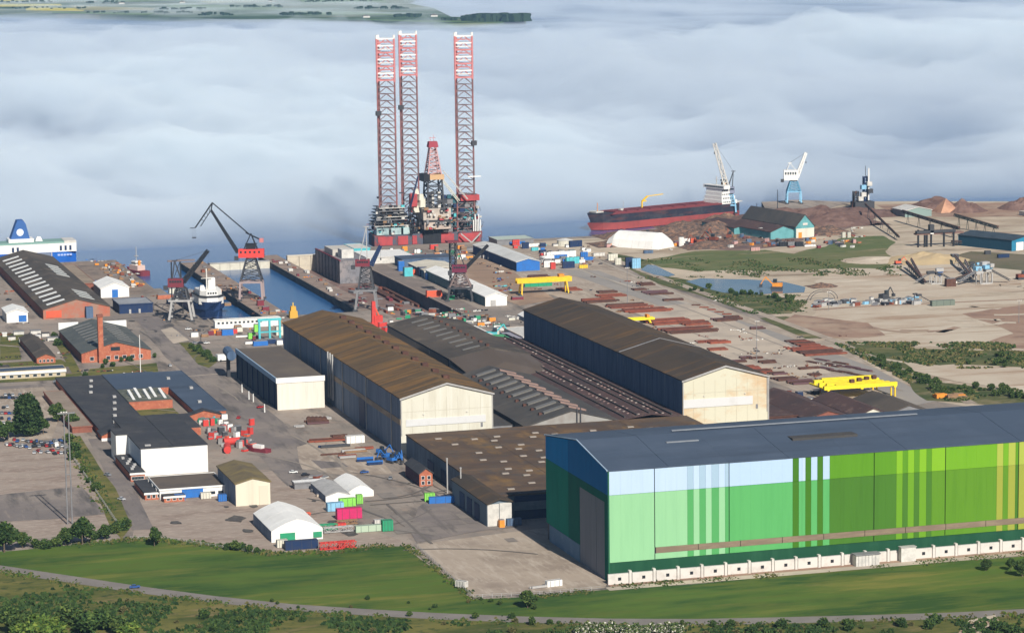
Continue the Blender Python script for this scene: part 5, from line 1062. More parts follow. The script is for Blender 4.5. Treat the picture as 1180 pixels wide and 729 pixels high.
for i in range(13): plant(WBUSH,668+i*9.2,735-rr.random()*7,.9+rr.random()*.4,'bush covered in white blossom at the bottom edge','white blossom bushes at the bottom edge')
for i in range(20): plant(BUSH[rr.choice((0,1,3))],rr.uniform(20,620),rr.uniform(690,703)+0,rr.uniform(.25,.6),'tiny bush on the verge beside the road','tiny bushes beside the road')
for i in range(90):
    q=rr.random()
    if i<55: x=1004+q*80; y=412+q*36+rr.uniform(-5,6)
    else: x=1078+q*106; y=450+q*5+rr.uniform(-5,5)
    plant(BUSH[rr.choice((0,0,1))],x,y,rr.uniform(.45,1.15),'scrub bush in the green belt beyond the right end of the striped hall','scrub bushes beyond the striped hall')
for i in range(12): plant(BUSH[0],rr.uniform(1090,1185),rr.uniform(408,424),rr.uniform(.6,1.2),'low shrub on the sandy bank at the right','shrubs on the sandy bank')
for i in range(26): q=rr.random(); plant(BUSH[rr.choice((0,1))],790+q*130,333+q*16+rr.uniform(-4,3),rr.uniform(.5,1.2),'low shrub on the bank of the long pond','shrubs by the long pond')
# woods on the far shore, one mass
def far_woods():
    mb=MB(); rr=random.Random(9)
    def clump(px,py,wpx,hm,n):
        for i in range(n):
            p=G(px+rr.uniform(-.5,.5)*wpx,py+rr.uniform(-.6,.6)); r=hm*rr.uniform(.6,1.2)*.8; h=hm*rr.uniform(.5,1.1)
            vs=[(p.x+r*math.cos(a)*rr.uniform(.8,1.2),p.y+r*math.sin(a),6+z*h) for z,k in ((0,1),(.6,1.1),(1,.5)) for a in [j*1.047 for j in range(6)]]
            fs=[(a*6+j,a*6+(j+1)%6,(a+1)*6+(j+1)%6,(a+1)*6+j) for a in (0,1) for j in range(6)]+[tuple(range(12,18))]
            mb.add(vs,fs)
    for c in [(575,27,60,20,60),(550,27,30,14,24),(595,26.5,20,16,20),(540,24,20,12,12),(350,20,60,10,26),(300,11,70,9,24),(210,14,50,10,20),(120,6,50,9,18),(440,13,60,10,24),(470,22,30,10,12),(250,20,40,9,14),(30,5,70,9,18),(160,18,120,8,30),(390,5,80,9,20),(460,2,60,10,20),(60,12,90,6,18),(520,26,20,9,8)]: clump(*c)
    o=mb.build('far_woods',mat('far_wood',(.03,.055,.025)),kind='stuff'); tag(o,'dark woods and hedges on the low far shore beyond the fog','wood')
far_woods()
for i,(x,y) in enumerate(((422,23),(140,7),(210,6),(500,22),(312,5))):
    p=G(x,y); k=thing('farmhouse','tiny white farmhouse on the far shore','house',(p.x,p.y,6),group='farmhouses on the far shore'); k.location.z=6; WO[k]=Vector((0,0,0)); MB().rbox((0,0,0),(20,10,5)).build('wall',whitedirty,k); MB().ext([(-11,5),(0,8.5),(11,5)],'y',-5,5).build('roof',roofgrey,k)

# ======================================================= VEHICLES AND YARD THINGS
def make_car(nm,body,kind='car'):
    t=thing(nm,'c',kind)
    if nm=='parked_car':
        prof=[(-2.15,.35),(2.15,.35),(2.2,.85),(1.1,1.0),(-1.6,1.02),(-2.2,.9)]; MB().ext(prof,'y',-.88,.88).build('body',body,t)
        MB().ext([(.95,1.0),(.35,1.45),(-1.1,1.48),(-1.65,1.02)],'y',-.78,.78).build('cabin',glass,t); MB().ext([(.3,1.46),(.25,1.52),(-1.0,1.54),(-1.1,1.49)],'y',-.72,.72).build('roof',body,t)
        for sx in (-1.35,1.35):
            for sy in (-1,1): MB().bar((sx,sy*.75,.33),(sx,sy*.93,.33),.33,8).build('wheel',black,t)
    else:
        MB().ext([(-2.7,.4),(2.6,.4),(2.7,1.1),(2.1,1.3),(1.5,2.2),(-2.7,2.3)],'y',-.98,.98).build('body',body,t); MB().ext([(2.06,1.35),(1.52,2.1),(1.0,2.1),(1.0,1.35)],'y',-1.0,1.0).build('windscreen',glass,t)
        for sx in (-1.7,1.8):
            for sy in (-1,1): MB().bar((sx,sy*.85,.36),(sx,sy*1.02,.36),.36,8).build('wheel',black,t)
    return Proto(t)
carp={c:make_car('parked_car',flat('car_'+c,v,.35,.05)) for c,v in dict(white=(.75,.75,.74),grey=(.25,.26,.28),black=(.03,.03,.035),red=(.45,.03,.03),blue=(.04,.1,.3),silver=(.5,.51,.53)).items()}
vanp={'white':make_car('white_van',white,'van')}
def car(px,py,col,rz,where,van=False):
    p=G(px,py); pr=vanp['white'] if van else carp[col]; k='white van' if van else col+' car'
    return pr.put((p.x,p.y,.14),rz,f'{k} parked {where}',f'{k}s parked {where}')
cols=['white','grey','black','red','blue','silver','black','grey']
rr=random.Random(31)
for i in range(20):
    for j in range(3):
        if rr.random()<.12: continue
        x=1+i*3.8+j*2.5+rr.uniform(-1,1); y=509+j*6+rr.uniform(-2,2)+ (i-8)*.08
        if j==2 and i<9: continue
        car(x,y,rr.choice(cols),R(90+rr.uniform(-18,18)),'in the dense rows at the top of the car park',van=rr.random()<.06)
for r,(x0,x1,y) in enumerate([(2,30,456),(2,28,459),(4,14,470),(2,16,477),(2,18,483),(4,20,489),(56,66,441),(68,80,441.5),(84,104,440)]):
    x=x0
    while x<x1:
        if rr.random()<.75: car(x,y+rr.uniform(-.6,.6),rr.choice(cols),R(90 if r<6 else 4),'on the street side among the trees' if r<6 else 'at the kerb of the cross road')
        x+=4.2 if r<6 else 9
for x,y,c in [(155.5,677.5,'blue')]:
    p=G(x,y); o=carp['blue'].put((p.x,p.y,.2),R(-4),'blue car driving along the country road'); 
for x,y,c,rz in [(217,380,'white',0),(196,422,'silver',90),(232,396,'black',10),(238,396,'white',10),(225,396,'grey',0),(252,414,'black',40),(300,470,'red',20),(305,455,'grey',80),(275,482,'red',70),(338,545,'white',0),(352,548,'black',20),(420,545,'blue',0),(450,552,'grey',70),(124,548,'grey',-60),(140,576,'silver',-60),(640,300,'white',0),(655,303,'red',5),(10,364,'white',0),(15,368,'silver',0),(10,346,'black',0)]:
    car(x,y,c,R(rz),'on the open yard')
p=G(259,416); vanp['white'].put((p.x,p.y,.14),R(10),'big white van beside the corner of the white fronted hall',scale=2.0)
def container(px,py,col,m,rz,where,L=12.2,Wd=2.6,H=2.7,n=1,name='container',group=None):
    p=G(px,py); t=thing(name,f'{col} {name.replace("_"," ")} {where}'[:200],name.replace('_',' '),(0,0,0),group=group or f'{col} {name.replace("_"," ")}s {where}'); WO[t]=Vector((0,0,0))
    for i in range(n):
        MB().rbox((0,0,i*H+.05),(L,Wd,H-.1)).build('body',m,t)
        MB().rbox((0,-Wd/2-.02,i*H+.1),(.15,.12,H-.2)).rbox((L*.3,-Wd/2-.02,i*H+.1),(.15,.12,H-.2)).rbox((-L*.3,-Wd/2-.02,i*H+.1),(.15,.12,H-.2)).rbox((0,0,i*H+H-.06),(L*.98,.3,.12)).build('rib',darksteel,t)
        MB().box(L/2,L/2+.06,-Wd/2+.15,Wd/2-.15,i*H+.2,i*H+H-.2).build('door',m,t)
    t.location=(p.x,p.y,.14); t.rotation_euler=(0,0,rz); return t
def machine(px,py,col,m,rz,where,s=1.0,kind='yard machine'):
    """tracked or wheeled yard machine: chassis, cab, boom, wheels"""
    p=G(px,py); nm=kind.replace(' ','_'); t=thing(nm,f'{col} {kind} {where}',kind,(0,0,0),group=f'{col} {kind}s {where}'); WO[t]=Vector((0,0,0))
    MB().rbox((0,-1.1,0),(4.2,.7,1)).rbox((0,1.1,0),(4.2,.7,1)).build('track',darksteel,t); MB().rbox((-.3,0,1.02),(3.6,2.6,1.3)).build('body',m,t); MB().rbox((.7,-.6,2.34),(1.5,1.2,1.4)).build('cab',glass,t)
    MB().bar((1.3,.5,1.8),(4.2,.5,4.6),.28).bar((4.2,.5,4.6),(6.0,.5,1.8),.22).build('boom',m,t); MB().rbox((6.0,.5,.6),(1.1,1.2,1.2)).build('bucket',darksteel,t)
    t.location=(p.x,p.y,.14); t.rotation_euler=(0,0,rz); t.scale=(s,)*3; return t
def crate(px,py,col,m,d,where,rz=0,kind='crate'):
    p=G(px,py); nm=kind.replace(' ','_'); t=thing(nm,f'{col} {kind} {where}',kind,(0,0,0),group=f'{col} {kind}s {where}'); WO[t]=Vector((0,0,0))
    MB().rbox((0,0,0),d,0,.96).build('body',m,t); MB().rbox((0,0,d[2]),(d[0]*.9,d[1]*.9,.25)).build('lid',greysteel,t)
    t.location=(p.x,p.y,.14); t.rotation_euler=(0,0,rz); return t
def stack(px,py,wpx_m,d,n,m,where,rz=0,kind='steel_plate_stack',h=.5,col='rust red'):
    p=G(px,py); t=thing(kind,f'{col} {kind.replace("_"," ")} {where}','steel stack',(0,0,0),group=f'{col} {kind.replace("_"," ")}s {where}'); WO[t]=Vector((0,0,0)); rr2=random.Random(int(px*7+py))
    k=max(1,n)
    for i in range(k):
        f=(i+.5)/k; 
        MB().rbox((rr2.uniform(-1,1)*wpx_m*.05,(f-.5)*d,0),(wpx_m*rr2.uniform(.8,1.0),d/k*.72,h*rr2.uniform(.7,1.6)),rr2.uniform(-.02,.02)).build('plate',rr2.choice(m) if isinstance(m,list) else m,t)
    MB().rbox((-wpx_m*.3,0,-.1),(.4,d,.12)).rbox((wpx_m*.3,0,-.1),(.4,d,.12)).build('bearer',woodm,t)
    t.location=(p.x,p.y,.28); t.rotation_euler=(0,0,rz); return t
RS=[rust,rust,mat('rust_bright',(.3,.085,.05),[((.2,.065,.045),.3,.45,.65)],.9),rustdark]; RD=[rustdark,mat('primer_purple',(.13,.07,.075)),rustdark]
sy='on the steel yard right of the dark roofed hall'
for (x,y,w_,d,n,m,c) in [(636,322,26,12,4,RS,'rust red'),(620,318,16,7,3,RD,'dark'),(655,333,16,10,3,RS,'rust red'),(690,346,24,12,4,RS,'rust red'),(704,340,20,8,3,RS,'rust red'),(722,352,30,12,4,RS,'rust red'),(744,357,34,12,4,RS,'rust red'),(700,336,14,6,2,RD,'dark'),(770,370,32,18,5,RS,'rust red'),(793,380,36,16,5,RS,'rust red'),(800,372,20,12,4,RS,'rust red'),
 (757,337,18,12,4,RD,'dark'),(745,327,12,8,3,RD,'dark'),(736,333,10,6,3,RD,'dark'),(775,345,16,5,2,RD,'dark'),(835,368,16,8,4,RD,'dark'),(845,366,10,10,3,RD,'dark'),(872,378,10,4,2,RD,'dark'),(925,395,14,18,5,RS,'rust red'),(940,404,26,22,7,RS,'rust red'),(815,345+48,14,6,2,RS,'rust red'),(828,394,15,6,3,RS,'rust red'),(826,402,12,6,2,RS,'rust red'),(862,423,12,8,3,RS,'rust red'),(876,428,14,9,4,RS,'rust red'),(884,417,10,5,2,RD,'dark'),(905,436,14,8,3,RD,'dark'),(925,440,16,8,4,RD,'dark'),(860,412,8,5,2,RD,'dark'),(896,430,10,6,3,RD,'dark'),(932,424,12,3,2,RD,'dark'),(850,416,10,5,2,RD,'dark'),(870,412,9,4,2,RS,'rust red'),(939,431,8,4,2,RD,'dark')]:
    stack(x,y+1,w_*1.15,d*1.6,n,m,sy,0,col=c,h=.8)
for i in range(6): stack(802+i*9,352+i*2.6,7,3,2,RS,'in the short row on the pale steel yard',R(-20),col='small rust red')
for i,(x,y) in enumerate([(958,417),(972,422),(985,425),(948,420),(962,427),(975,430)]): stack(x,y,3,34,2,RD,'near the yellow girders',R(20),'steel_beam_stack',col='long dark')
# yellow gantries and girders
def gantry(px1,px2,py,h,name,label,m=yellow,th=2.6,Y=None):
    a=G(px1,py); b=G(px2,py); b=atY(px2,a.y); L=b.x-a.x; t=thing(name,label,'gantry crane',(0,0,0)); WO[t]=Vector((0,0,0))
    for s in (0,1):
        for q in (-4,4): MB().bar((s*L+(1 if s==0 else -1),q,0),(s*L+(2 if s==0 else -2),q*.5,h),.7).build('leg',m,t)
        MB().rbox((s*L,0,0),(2,10,1)).build('end_truck',darksteel,t)
    for q in (-2,2): MB().box(-2,L+2,q-.7,q+.7,h,h+th).build('girder',m,t)
    MB().box(L*.8,L*.9,-2.6,2.6,h+th,h+th+2).build('trolley',orange,t)
    MB().bar((L*.85,0,h),(L*.85,0,h*.4),.12).build('hoist_rope',black,t)
    t.location=a; return t
gantry(598,655,340,9,'gantry_crane','yellow gantry crane spanning the rails before the blue hall',yellow,3.6)
gantry(722,750,374,3,'gantry_crane','small bright yellow gantry over the rusty plates',yellowb,1.6)
def girders():
    a=G(950,462); t=thing('yellow_girders','long bright yellow girder crane lying behind the striped hall roof','gantry crane',(0,0,0)); WO[t]=Vector((0,0,0)); b=atY(1034,a.y); L=b.x-a.x
    for i,q in enumerate((0,4,8,12,17,22,27)): MB().box((0,9,5,2,7,3,10)[i],L-(0,3,5,8,4,6,3)[i],q,q+2.2,9,11.2).build('girder',yellowb,t)
    for x in (2,L*.5,L-2): MB().box(x,x+1.6,0,28,8.2,9).build('cross_beam',yellowb,t)
    for x in (L-4,L-1.5): MB().rbox((x,0,0),(.8,.8,8.2)).build('leg',yellow,t); MB().rbox((x,26,0),(.8,.8,8.2)).build('leg',yellow,t)
    for i in range(4): MB().rbox((L*.45+i*6,8+i*3,11),(2.5,2.5,2)).build('winch',rustdark,t)
    t.location=(a.x,a.y,-2.6)
girders()
for i,(x,y) in enumerate(((1083,458),(1095,459),(1106,458))): stack(x,y,7,8,3,[orange,woodm],'in the scrub beyond the striped hall',0,'timber_stack',1.6,'orange brown')
# quay clutter at the far middle
rr=random.Random(41)
W3='on the far quay right of the rig'
for i in range(44):
    x=rr.uniform(592,678); y=rr.uniform(283,306); 
    if x<622+ (y-283)*1.6-10 and y>290: x+=26
    c,m=rr.choice([('white',white),('white',whitedirty),('blue',bluep),('grey',greysteel),('cyan',cyanp),('navy',navy),('white',white),('red',redp)])
    if rr.random()<.55: container(x,y,c,m,R(rr.choice((0,0,90,12))),W3,L=rr.choice((6,12)),name='container',n=rr.choice((1,1,2)))
    else: crate(x,y,c,m,(rr.uniform(2,6),rr.uniform(2,5),rr.uniform(1.5,4)),W3)
for x,y,c,m,L,n in [(645,297,'long white',white,28,2),(672,300,'blue',bluep,16,1),(632,308,'white',white,8,2),(637,310,'red',redp,4,2),(690,295,'white',whitedirty,10,1),(617,284,'white',white,18,1),(596,282,'blue',bluep,14,1),(706,300,'cream',creamwall,8,2),(712,305,'cream',creamwall,5,2),(672,309,'yellow',yellow,7,1),(655,309,'navy',navy,10,2),(725,308,'navy',navy,6,3),(733,309,'pale blue',bluelt,7,3),(747,292,'dark teal',cladblue,8,1),(620,330,'dark green',greenp,22,1)]:
    container(x,y,c,m,0,'standing at the edge of the far steel yard',L=L,n=n,name='container')
p=G(651,283); k=thing('storage_tank','round cream storage tank on the far quay edge','tank',(0,0,0)); WO[k]=Vector((0,0,0)); MB().cyl((0,0,0),7,5,20).build('shell',creamwall,k); MB().cyl((0,0,5.02),7.2,1.6,20,1).build('roof',whitedirty,k); k.location=p
W4='between the rig and the dock halls'
for i in range(46):
    x=rr.uniform(440,560); y=rr.uniform(288,300)+ max(0,(470-x))*.08; c,m=rr.choice([('white',white),('tan',woodm),('grey',greysteel),('rusty',rust),('red',redp),('dark',darksteel),('orange',orange),('green',greenp)])
    crate(x,y,c,m,(rr.uniform(2,7),rr.uniform(2,5),rr.uniform(1,4.5)),W4,kind=rr.choice(('crate','steel bin')))
crate(500,287,'bright red',redp,(7,4,4),'by the foot of the rig',kind='container'); crate(596,345,'maroon',darkred,(9,4,2),'behind the white dock hall')
W5='on the quay edge between the dry dock and the white hall'
for (x,y,c,m,d) in [(470,318,'teal',cyanp,(7,6,7)),(462,312,'blue',bluep,(5,5,8)),(478,316,'orange red',orangered,(7,3,4)),(487,318,'navy',navy,(7,7,7)),(495,322,'blue',bluep,(6,5,5)),(505,322,'grey',greysteel,(6,4,3)),(515,322,'white',white,(4,4,4)),(525,328,'white',whitedirty,(4,4,3)),(500,342,'orange red',orangered,(12,4,5)),(519,345,'dark green',greenp,(6,4,3)),(530,343,'dark',darksteel,(5,4,3))]: crate(x,y,c,m,d,W5,kind='cabin')
W6='in the cluttered yard at the head of the dry dock'
for i in range(70):
    x=rr.uniform(450,622); y=rr.uniform(356,378)+ (x-450)*.07
    if x>600 and y>372: continue
    c,m=rr.choice([('white',white),('tan',creamwall),('grey',greysteel),('rusty',rust),('dark',black),('dark',darksteel),('green',greenp),('white',whitedirty),('orange',orange)])
    crate(x,y,c,m,(rr.uniform(1.5,6),rr.uniform(1.5,5),rr.uniform(.8,3)),W6,R(rr.uniform(-30,30)),kind=rr.choice(('crate','steel bin','pallet')))
container(575,378,'dark green',greenp,R(0),'on the grey roof side yard',L=8); machine(567,390,'teal',cyanp,0,'at the near end of the workshops',2.0)
# red mobile crane near the basin, yellow machine on the pier
k=thing('mobile_crane','bright red mobile crane folded upright behind the cream gabled hall','crane',(0,0,0)); WO[k]=Vector((0,0,0)); MB().rbox((0,0,1),(12,5,3)).build('carrier',redp,k); MB().rbox((1,0,4),(6,4.5,5)).build('house',redp,k); MB().rbox((-2,0,4),(3,3,15),0,.8).build('boom_section',redp,k); MB().bar((-2,0,17),(3,0,6),.8).build('boom',orangered,k)
for sx in (-5,-2,2,5):
    MB().bar((sx,-2.7,.9),(sx,2.7,.9),.95,8).build('wheel',black,k)
k.location=G(434,378)
for x,y,s in [(440,378,1),(447,384,1.1),(437,384,.9)]: crate(x,y,'red',redp,(7*s,4*s,4*s),'beside the red mobile crane',.4,kind='engine unit')
crate(450,388,'white',white,(4,4,4),'beside the red mobile crane',kind='engine unit')
k=thing('buoy_frame','yellow steel frame standing at the near end of the blue basin','machine',(0,0,0)); WO[k]=Vector((0,0,0)); MB().rbox((0,0,0),(6,5,5),0,.9).build('body',mat('ochre',(.6,.35,.06)),k); MB().rbox((0,0,5),(4,3.6,3.4),0,.85).build('tower',mat('ochre',(.6,.35,.06)),k); MB().bar((0,0,8),(0,0,11),.4).build('mast',yellow,k); k.location=G(338,366)
# left dock head clutter
k=flatb('accommodation_barge','long white two storey cabin block with a row of dark windows at the dock head','cabin block',0,46,0,6,6,white,whitedirty,.3); a=G(248,379); k.location=(a.x+23,a.y,0); windows(k,'f',1,34,11,3.2,4.6,0,1.6)
for (x,y,c,m,d) in [(247,384,'orange',orange,(6,3,3)),(254,386,'rusty',rust,(6,3,3)),(262,386,'blue',bluep,(8,4,4)),(270,384,'red',redp,(4,3,3)),(276,382,'cream',creamwall,(4,3,3)),(283,388,'white',white,(14,2,1)),(290,390,'lime',limep,(5,4,4)),(296,392,'red',darkred,(6,3,3)),(243,386,'maroon',darkred,(4,3,3)),(236,388,'brown',woodm,(5,3,2)),(322,386,'cream',creamwall,(5,4,6)),(296,382,'lime',limep,(4,4,5)),(274,378,'tan',woodm,(5,3,2)),(310,396,'navy',navy,(20,4,3)),(300,398,'blue',bluep,(10,4,3)),(322,397,'white',white,(4,4,3)),(289,396,'white',white,(8,3,1.5)),(205,345,'white',white,(5,4,3)),(196,350,'navy',navy,(5,4,3)),(190,344,'orange brown',brickm,(12,6,3)),(202,338,'cream',creamwall,(10,6,4)),(224,388,'white',white,(5,4,3)),(248,384-30,'rusty',rust,(6,5,2)),(262,352,'orange brown',woodm,(5,5,2)),(255,345,'orange brown',woodm,(6,5,2)),(300,352,'red',darkred,(5,4,4)),(314,362,'tan',woodm,(5,4,2)),(306,358,'maroon',darkred,(5,4,3)),(322,372,'tan',woodm,(4,4,2))]: crate(x,y,c,m,d,'at the head of the left docks',kind='cabin' if d[2]>3 else 'crate')
k=thing('portal_gantry','tall teal steel portal frame standing at the dock head','steel frame',(0,0,0)); WO[k]=Vector((0,0,0))
for sx in (-7,0,7): MB().rbox((sx,0,0),(1.4,1.6,14)).build('post',cyanp,k)
MB().box(-8,8,-.8,.8,14,15.6).build('beam',cyanp,k); MB().box(-8,8,-.6,.6,6,7).build('beam',cyanp,k); k.location=G(311,393)
rr=random.Random(43)
for i in range(50):
    y=rr.uniform(2140,2300); x=rr.uniform(322,342); c,m=rr.choice([('tan',woodm),('rusty',rust),('white',whitedirty),('grey',greysteel),('orange',orange)])
    k=MB().rbox((0,0,0),(rr.uniform(1.5,4),rr.uniform(2,6),rr.uniform(.6,2))).build('quay_crate',m); k.location=(x,y,.2); tag(k,f'small {c} crate on the left pier','crate',f'{c} crates on the left pier')
for i in range(40):
    s=i%2; y=rr.uniform(1960,2280); x=rr.uniform(394,410) if s else rr.uniform(465,477); c,m=rr.choice([('tan',woodm),('rusty',rust),('red',darkred),('grey',greysteel),('white',whitedirty)])
    k=MB().rbox((0,0,0),(rr.uniform(1.5,3.5),rr.uniform(2,6),rr.uniform(.6,2))).build('quay_crate',m); k.location=(x,y,.2); w_='crane pier' if s else 'pier right of the blue basin'; tag(k,f'small {c} crate on the {w_}','crate',f'{c} crates on the {w_}')
# red and teal machinery beside the white workshop
W7='in the pile beside the white workshop'
for i in range(60):
    x=rr.uniform(232,292); y=rr.uniform(489,520); 
    if y>505+ (x-232)*.4 or x<236+(y-490)*.4: continue
    c,m=rr.choice([('red',redp),('red',redp),('white',white),('red',orangered),('grey',palesteel),('dark',darksteel)]); crate(x,y,c,m,(rr.uniform(1.5,4),rr.uniform(1.5,3),rr.uniform(1,4)),W7,rr.random(),kind='machine part')
for i in range(16): x=rr.uniform(230,264); c,m=rr.choice([('teal',cyanp),('green',greenp),('white',white),('orange brown',rust)]); crate(x,rr.uniform(482,490),c,m,(rr.uniform(2,4),rr.uniform(1.5,3),rr.uniform(1,3)),W7,rr.random(),kind='machine part')
for x,y,rz in ((298,520,-.9),(270,512,.1),(262,520,1.4)):
    k=thing('boat' if x>290 else 'red_tank','red and white small boat on the yard' if x>290 else ('long red cylinder lying on the yard' if x>265 else 'upright red cylinder beside the white workshop'),'boat' if x>290 else 'tank',(0,0,0)); WO[k]=Vector((0,0,0))
    if x>290: hull_mesh(15,4.4,0,2,darkred,1,bow=.4).build('hull',darkred,k); MB().rbox((0,0,2),(6,2.6,1.8)).build('wheelhouse',white,k)
    else: MB().bar((-6,0,2),(6,0,2),2,12).build('shell',redp,k); MB().rbox((-3,0,0),(1,3,1)).rbox((3,0,0),(1,3,1)).build('saddle',darksteel,k)
    k.location=G(x,y); k.rotation_euler=(0,0,rz)
# mid yard steel work
W8='on the yard left of the cream gabled hall'
for (x,y,w_,d,n,m,c) in [(365,487,14,10,4,RD,'dark'),(372,483,10,6,2,[palesteel,bluelt],'pale blue'),(378,508,22,6,3,RS,'rust red'),(386,515,20,3,2,[navy,darksteel],'dark blue'),(408,520,14,8,4,[woodm,palesteel],'pale'),(365,509,12,4,2,RS,'rust red'),(400,527,10,6,3,[palesteel,rust],'pale'),(345,492,6,4,2,[palesteel],'pale'),(390,503,10,5,2,RD,'dark'),(420,517,10,5,2,RS,'rust red'),(383,524,14,2,2,RS,'rust red')]: stack(x,y,w_,d,n,m,W8,0,h=.8,col=c)
for i in range(5): p=G(356+i*4.5,486); k=MB().bar((-2,0,1.5),(2,0,1.5),1.5,12).build('cable_reel',rustdark); k.location=(p.x,p.y,.1); k.rotation_euler=(0,0,1.4); tag(k,'big dark steel ring in the row near the white fronted hall','steel ring','steel rings near the white fronted hall')
container(409,510,'white',white,0,'on the mid yard beside the steel beams',L=10,H=4,Wd=4)
for x,y in ((420,531),(432,535)): stack(x,y,9,4,3,[bluep,navy],W8,0,'blue_steel_rack',1.2,'blue')
for x,y in ((445,529),(452,533),(459,530),(440,524)): machine(x,y,'dark blue',bluep,rr.random()*6,'parked at the near corner of the cream gabled hall',1.3,'forklift')
for (x,y,c,m,L,H) in [(495,577,'lime green',limep,5,4),(513,579,'bright blue',bluep,16,3.2)]: container(x,y,c,m,R(-6),'beside the shaded wall of the broad shed',L=L,H=H)
container(592,605,'teal',cladblue,0,'before the white doors of the gabled annex',L=7,H=3.4); crate(578,607,'orange',orange,(2.5,2.5,3.4),'before the white doors of the gabled annex',kind='tank')
# near yard tents and their clutter
for (x,y,c,m,L,H,W_) in [(402,597,'magenta',magenta,12,5,4),(386,588,'pale blue',bluelt,8,4,4),(400,583,'lime green',limep,8,4,3),(414,580,'lime green',limep,3,4.5,3),(347,632,'dark slate',navy,15,4,3.5),(424,612,'pale green',mat('pale_green',(.4,.5,.38)),12,3,3),(446,611,'jade green',greenp,5,5,4),(392,607,'red',redp,5,2,3),(325,630,'cream',creamwall,5,3.4,3.4),(437,603,'pale',whitedirty,5,2,3),(207,590-14,'blue',bluep,5,3,3),(237,562+12,'cream',creamwall,5,3,3),(256,577,'blue',bluep,4,3.4,3)]:
    container(x,y,c,m,0,'in the yard around the big white fabric tent' if x>300 else 'in front of the long white garage',L=L,H=H,Wd=W_)
def rack(px,py,L,H,m,col,where,nb=6):
    p=G(px,py); t=thing('lattice_frame',f'{col} lattice frame {where}','steel frame',(0,0,0),group=f'{col} lattice frames {where}'); WO[t]=Vector((0,0,0)); MB().lattice((-L/2,0,H/2),(L/2,0,H/2),H,nb,.16).build('lattice',m,t); MB().rbox((-L/3,0,0),(.6,H,.3)).rbox((L/3,0,0),(.6,H,.3)).build('skid',darksteel,t); t.location=(p.x,p.y,.1)
rack(372,611,14,3.2,greenp,'green','lying beside the big white tent'); rack(390,613,14,3,palesteel,'grey green','lying beside the big white tent'); rack(385,635-2,13,4,redp,'red','right of the big white tent'); rack(400,635-3,8,4,redp,'red','right of the big white tent'); rack(400,605-1,10,2.4,woodm,'brown','behind the green frames')
rack(352,597,5,3,orangered,'orange red','behind the big white tent'); 
for i in range(6): crate(368+i*7,572-i*1.2,'pale concrete',concrete_pale,(3,2,1.2),'in the row above the grey shelter',kind='block')
for i in range(14): c,m=rr.choice([('white',whitedirty),('grey',palesteel),('rusty',rust),('dark',darksteel)]); crate(rr.uniform(345,385),rr.uniform(548,570),c,m,(rr.uniform(1.5,5),rr.uniform(1,3),rr.uniform(.4,1.6)),'scattered above the grey shelter',rr.random(),kind='scrap piece')
# apron details
container(632+6,675,'white',white,R(8),'on the low trailer at the lower edge of the apron',L=7,H=2.6); stack(622,677,10,2,2,[palesteel],'on the low trailer at the lower edge of the apron',R(8),'flat_trailer',.8,'grey'); container(532,676,'white',whitedirty,R(-50),'at the lower left corner of the apron',L=5)
def fence(name,label,pts,h=1.6,m=None,step=4,rail=True):
    P=[G(*p) for p in pts]; t=thing(name,label,'fence',tuple(P[0])); off=WO[t]; mb=MB(); posts=[]
    for a,b in zip(P,P[1:]):
        n=max(1,int((b-a).length/step)); 
        for i in range(n): posts.append(a.lerp(b,i/n))
        for z in (h*.5,h*.95): mb.bar((a.x,a.y,z),(b.x,b.y,z),.07)
    mb.build('rail',m or palesteel,t)
    first=MB().rbox((posts[0].x,posts[0].y,0),(.18,.18,h)).build('post',m or palesteel,t)
    for q in posts[1:]:
        c=first.copy(); C.objects.link(c); c.parent=t; c.location=q-posts[0]
    return t
fence('fence','grey post and rail fence along the lower edge of the concrete apron',[(545,689),(622,685),(693,679)])
fence('fence','grey post and rail fence up the left edge of the concrete apron',[(545,689),(478,628)])
fence('fence','pale fence along the car park beside the grass verge',[(76,516),(137,607)],2)
fence('fence','fence between the grass verge and the yard lane',[(150,621),(190,621),(240,629),(300,638)],1.4)
# masts and poles
def mast(name,label,px,py,h,m=palesteel,r=.3,twin=False,head=True,group=None):
    p=G(px,py); t=thing(name,label,'mast',(p.x,p.y,0),group=group)
    for i in range(2 if twin else 1): MB().bar((p.x+i*2.2,p.y,0),(p.x+i*2.2,p.y,h),r,6,r*.7).build('pole',m,t)
    if twin:
        MB().box(p.x-3,p.x+5.2,p.y-.4,p.y+.4,h,h+.6).build('crossbar',m,t)
        for z in (h*.7,h*.45): MB().rbox((p.x+1.1,p.y,z),(2.4,.6,.3)).build('brace',m,t)
    if head:
        for i in range(3): MB().rbox((p.x-1.2+i*1.2,p.y-.4,h-.6 if not twin else h+.6),(.8,.5,.6)).build('floodlight',whitedirty,t)
    return t
mast('floodlight_mast','tall twin floodlight mast at the lower corner of the car park',78,604,53,greysteel,.38,True)
mast('flagpole','tall white flagpole on the lawn of the brick workshop',162,429,24,white,.3,head=False)
for x,y,h,l in [(723,350,27,'slim dark mast near the stacks of dark plates'),(872,416,26,'slim mast on the pale steel yard'),(955,358,14,'slim pole at the end of the field of machines'),(1174,372,16,'slim pole at the right edge of the sand')]: mast('light_mast',l,x,y,h,greysteel,.25)
mast('light_mast','pale mast with lamps at the end of the dark gabled shed',537,434,14,whitedirty,.3)
for i,(x,y) in enumerate(((283,452),(291,460),(296,463),(309,475),(345,470))): k=mast('bollard_post','short white post along the dark open side of the white fronted hall',x-4,y,5,white,.4,head=False,group='white posts beside the white fronted hall')
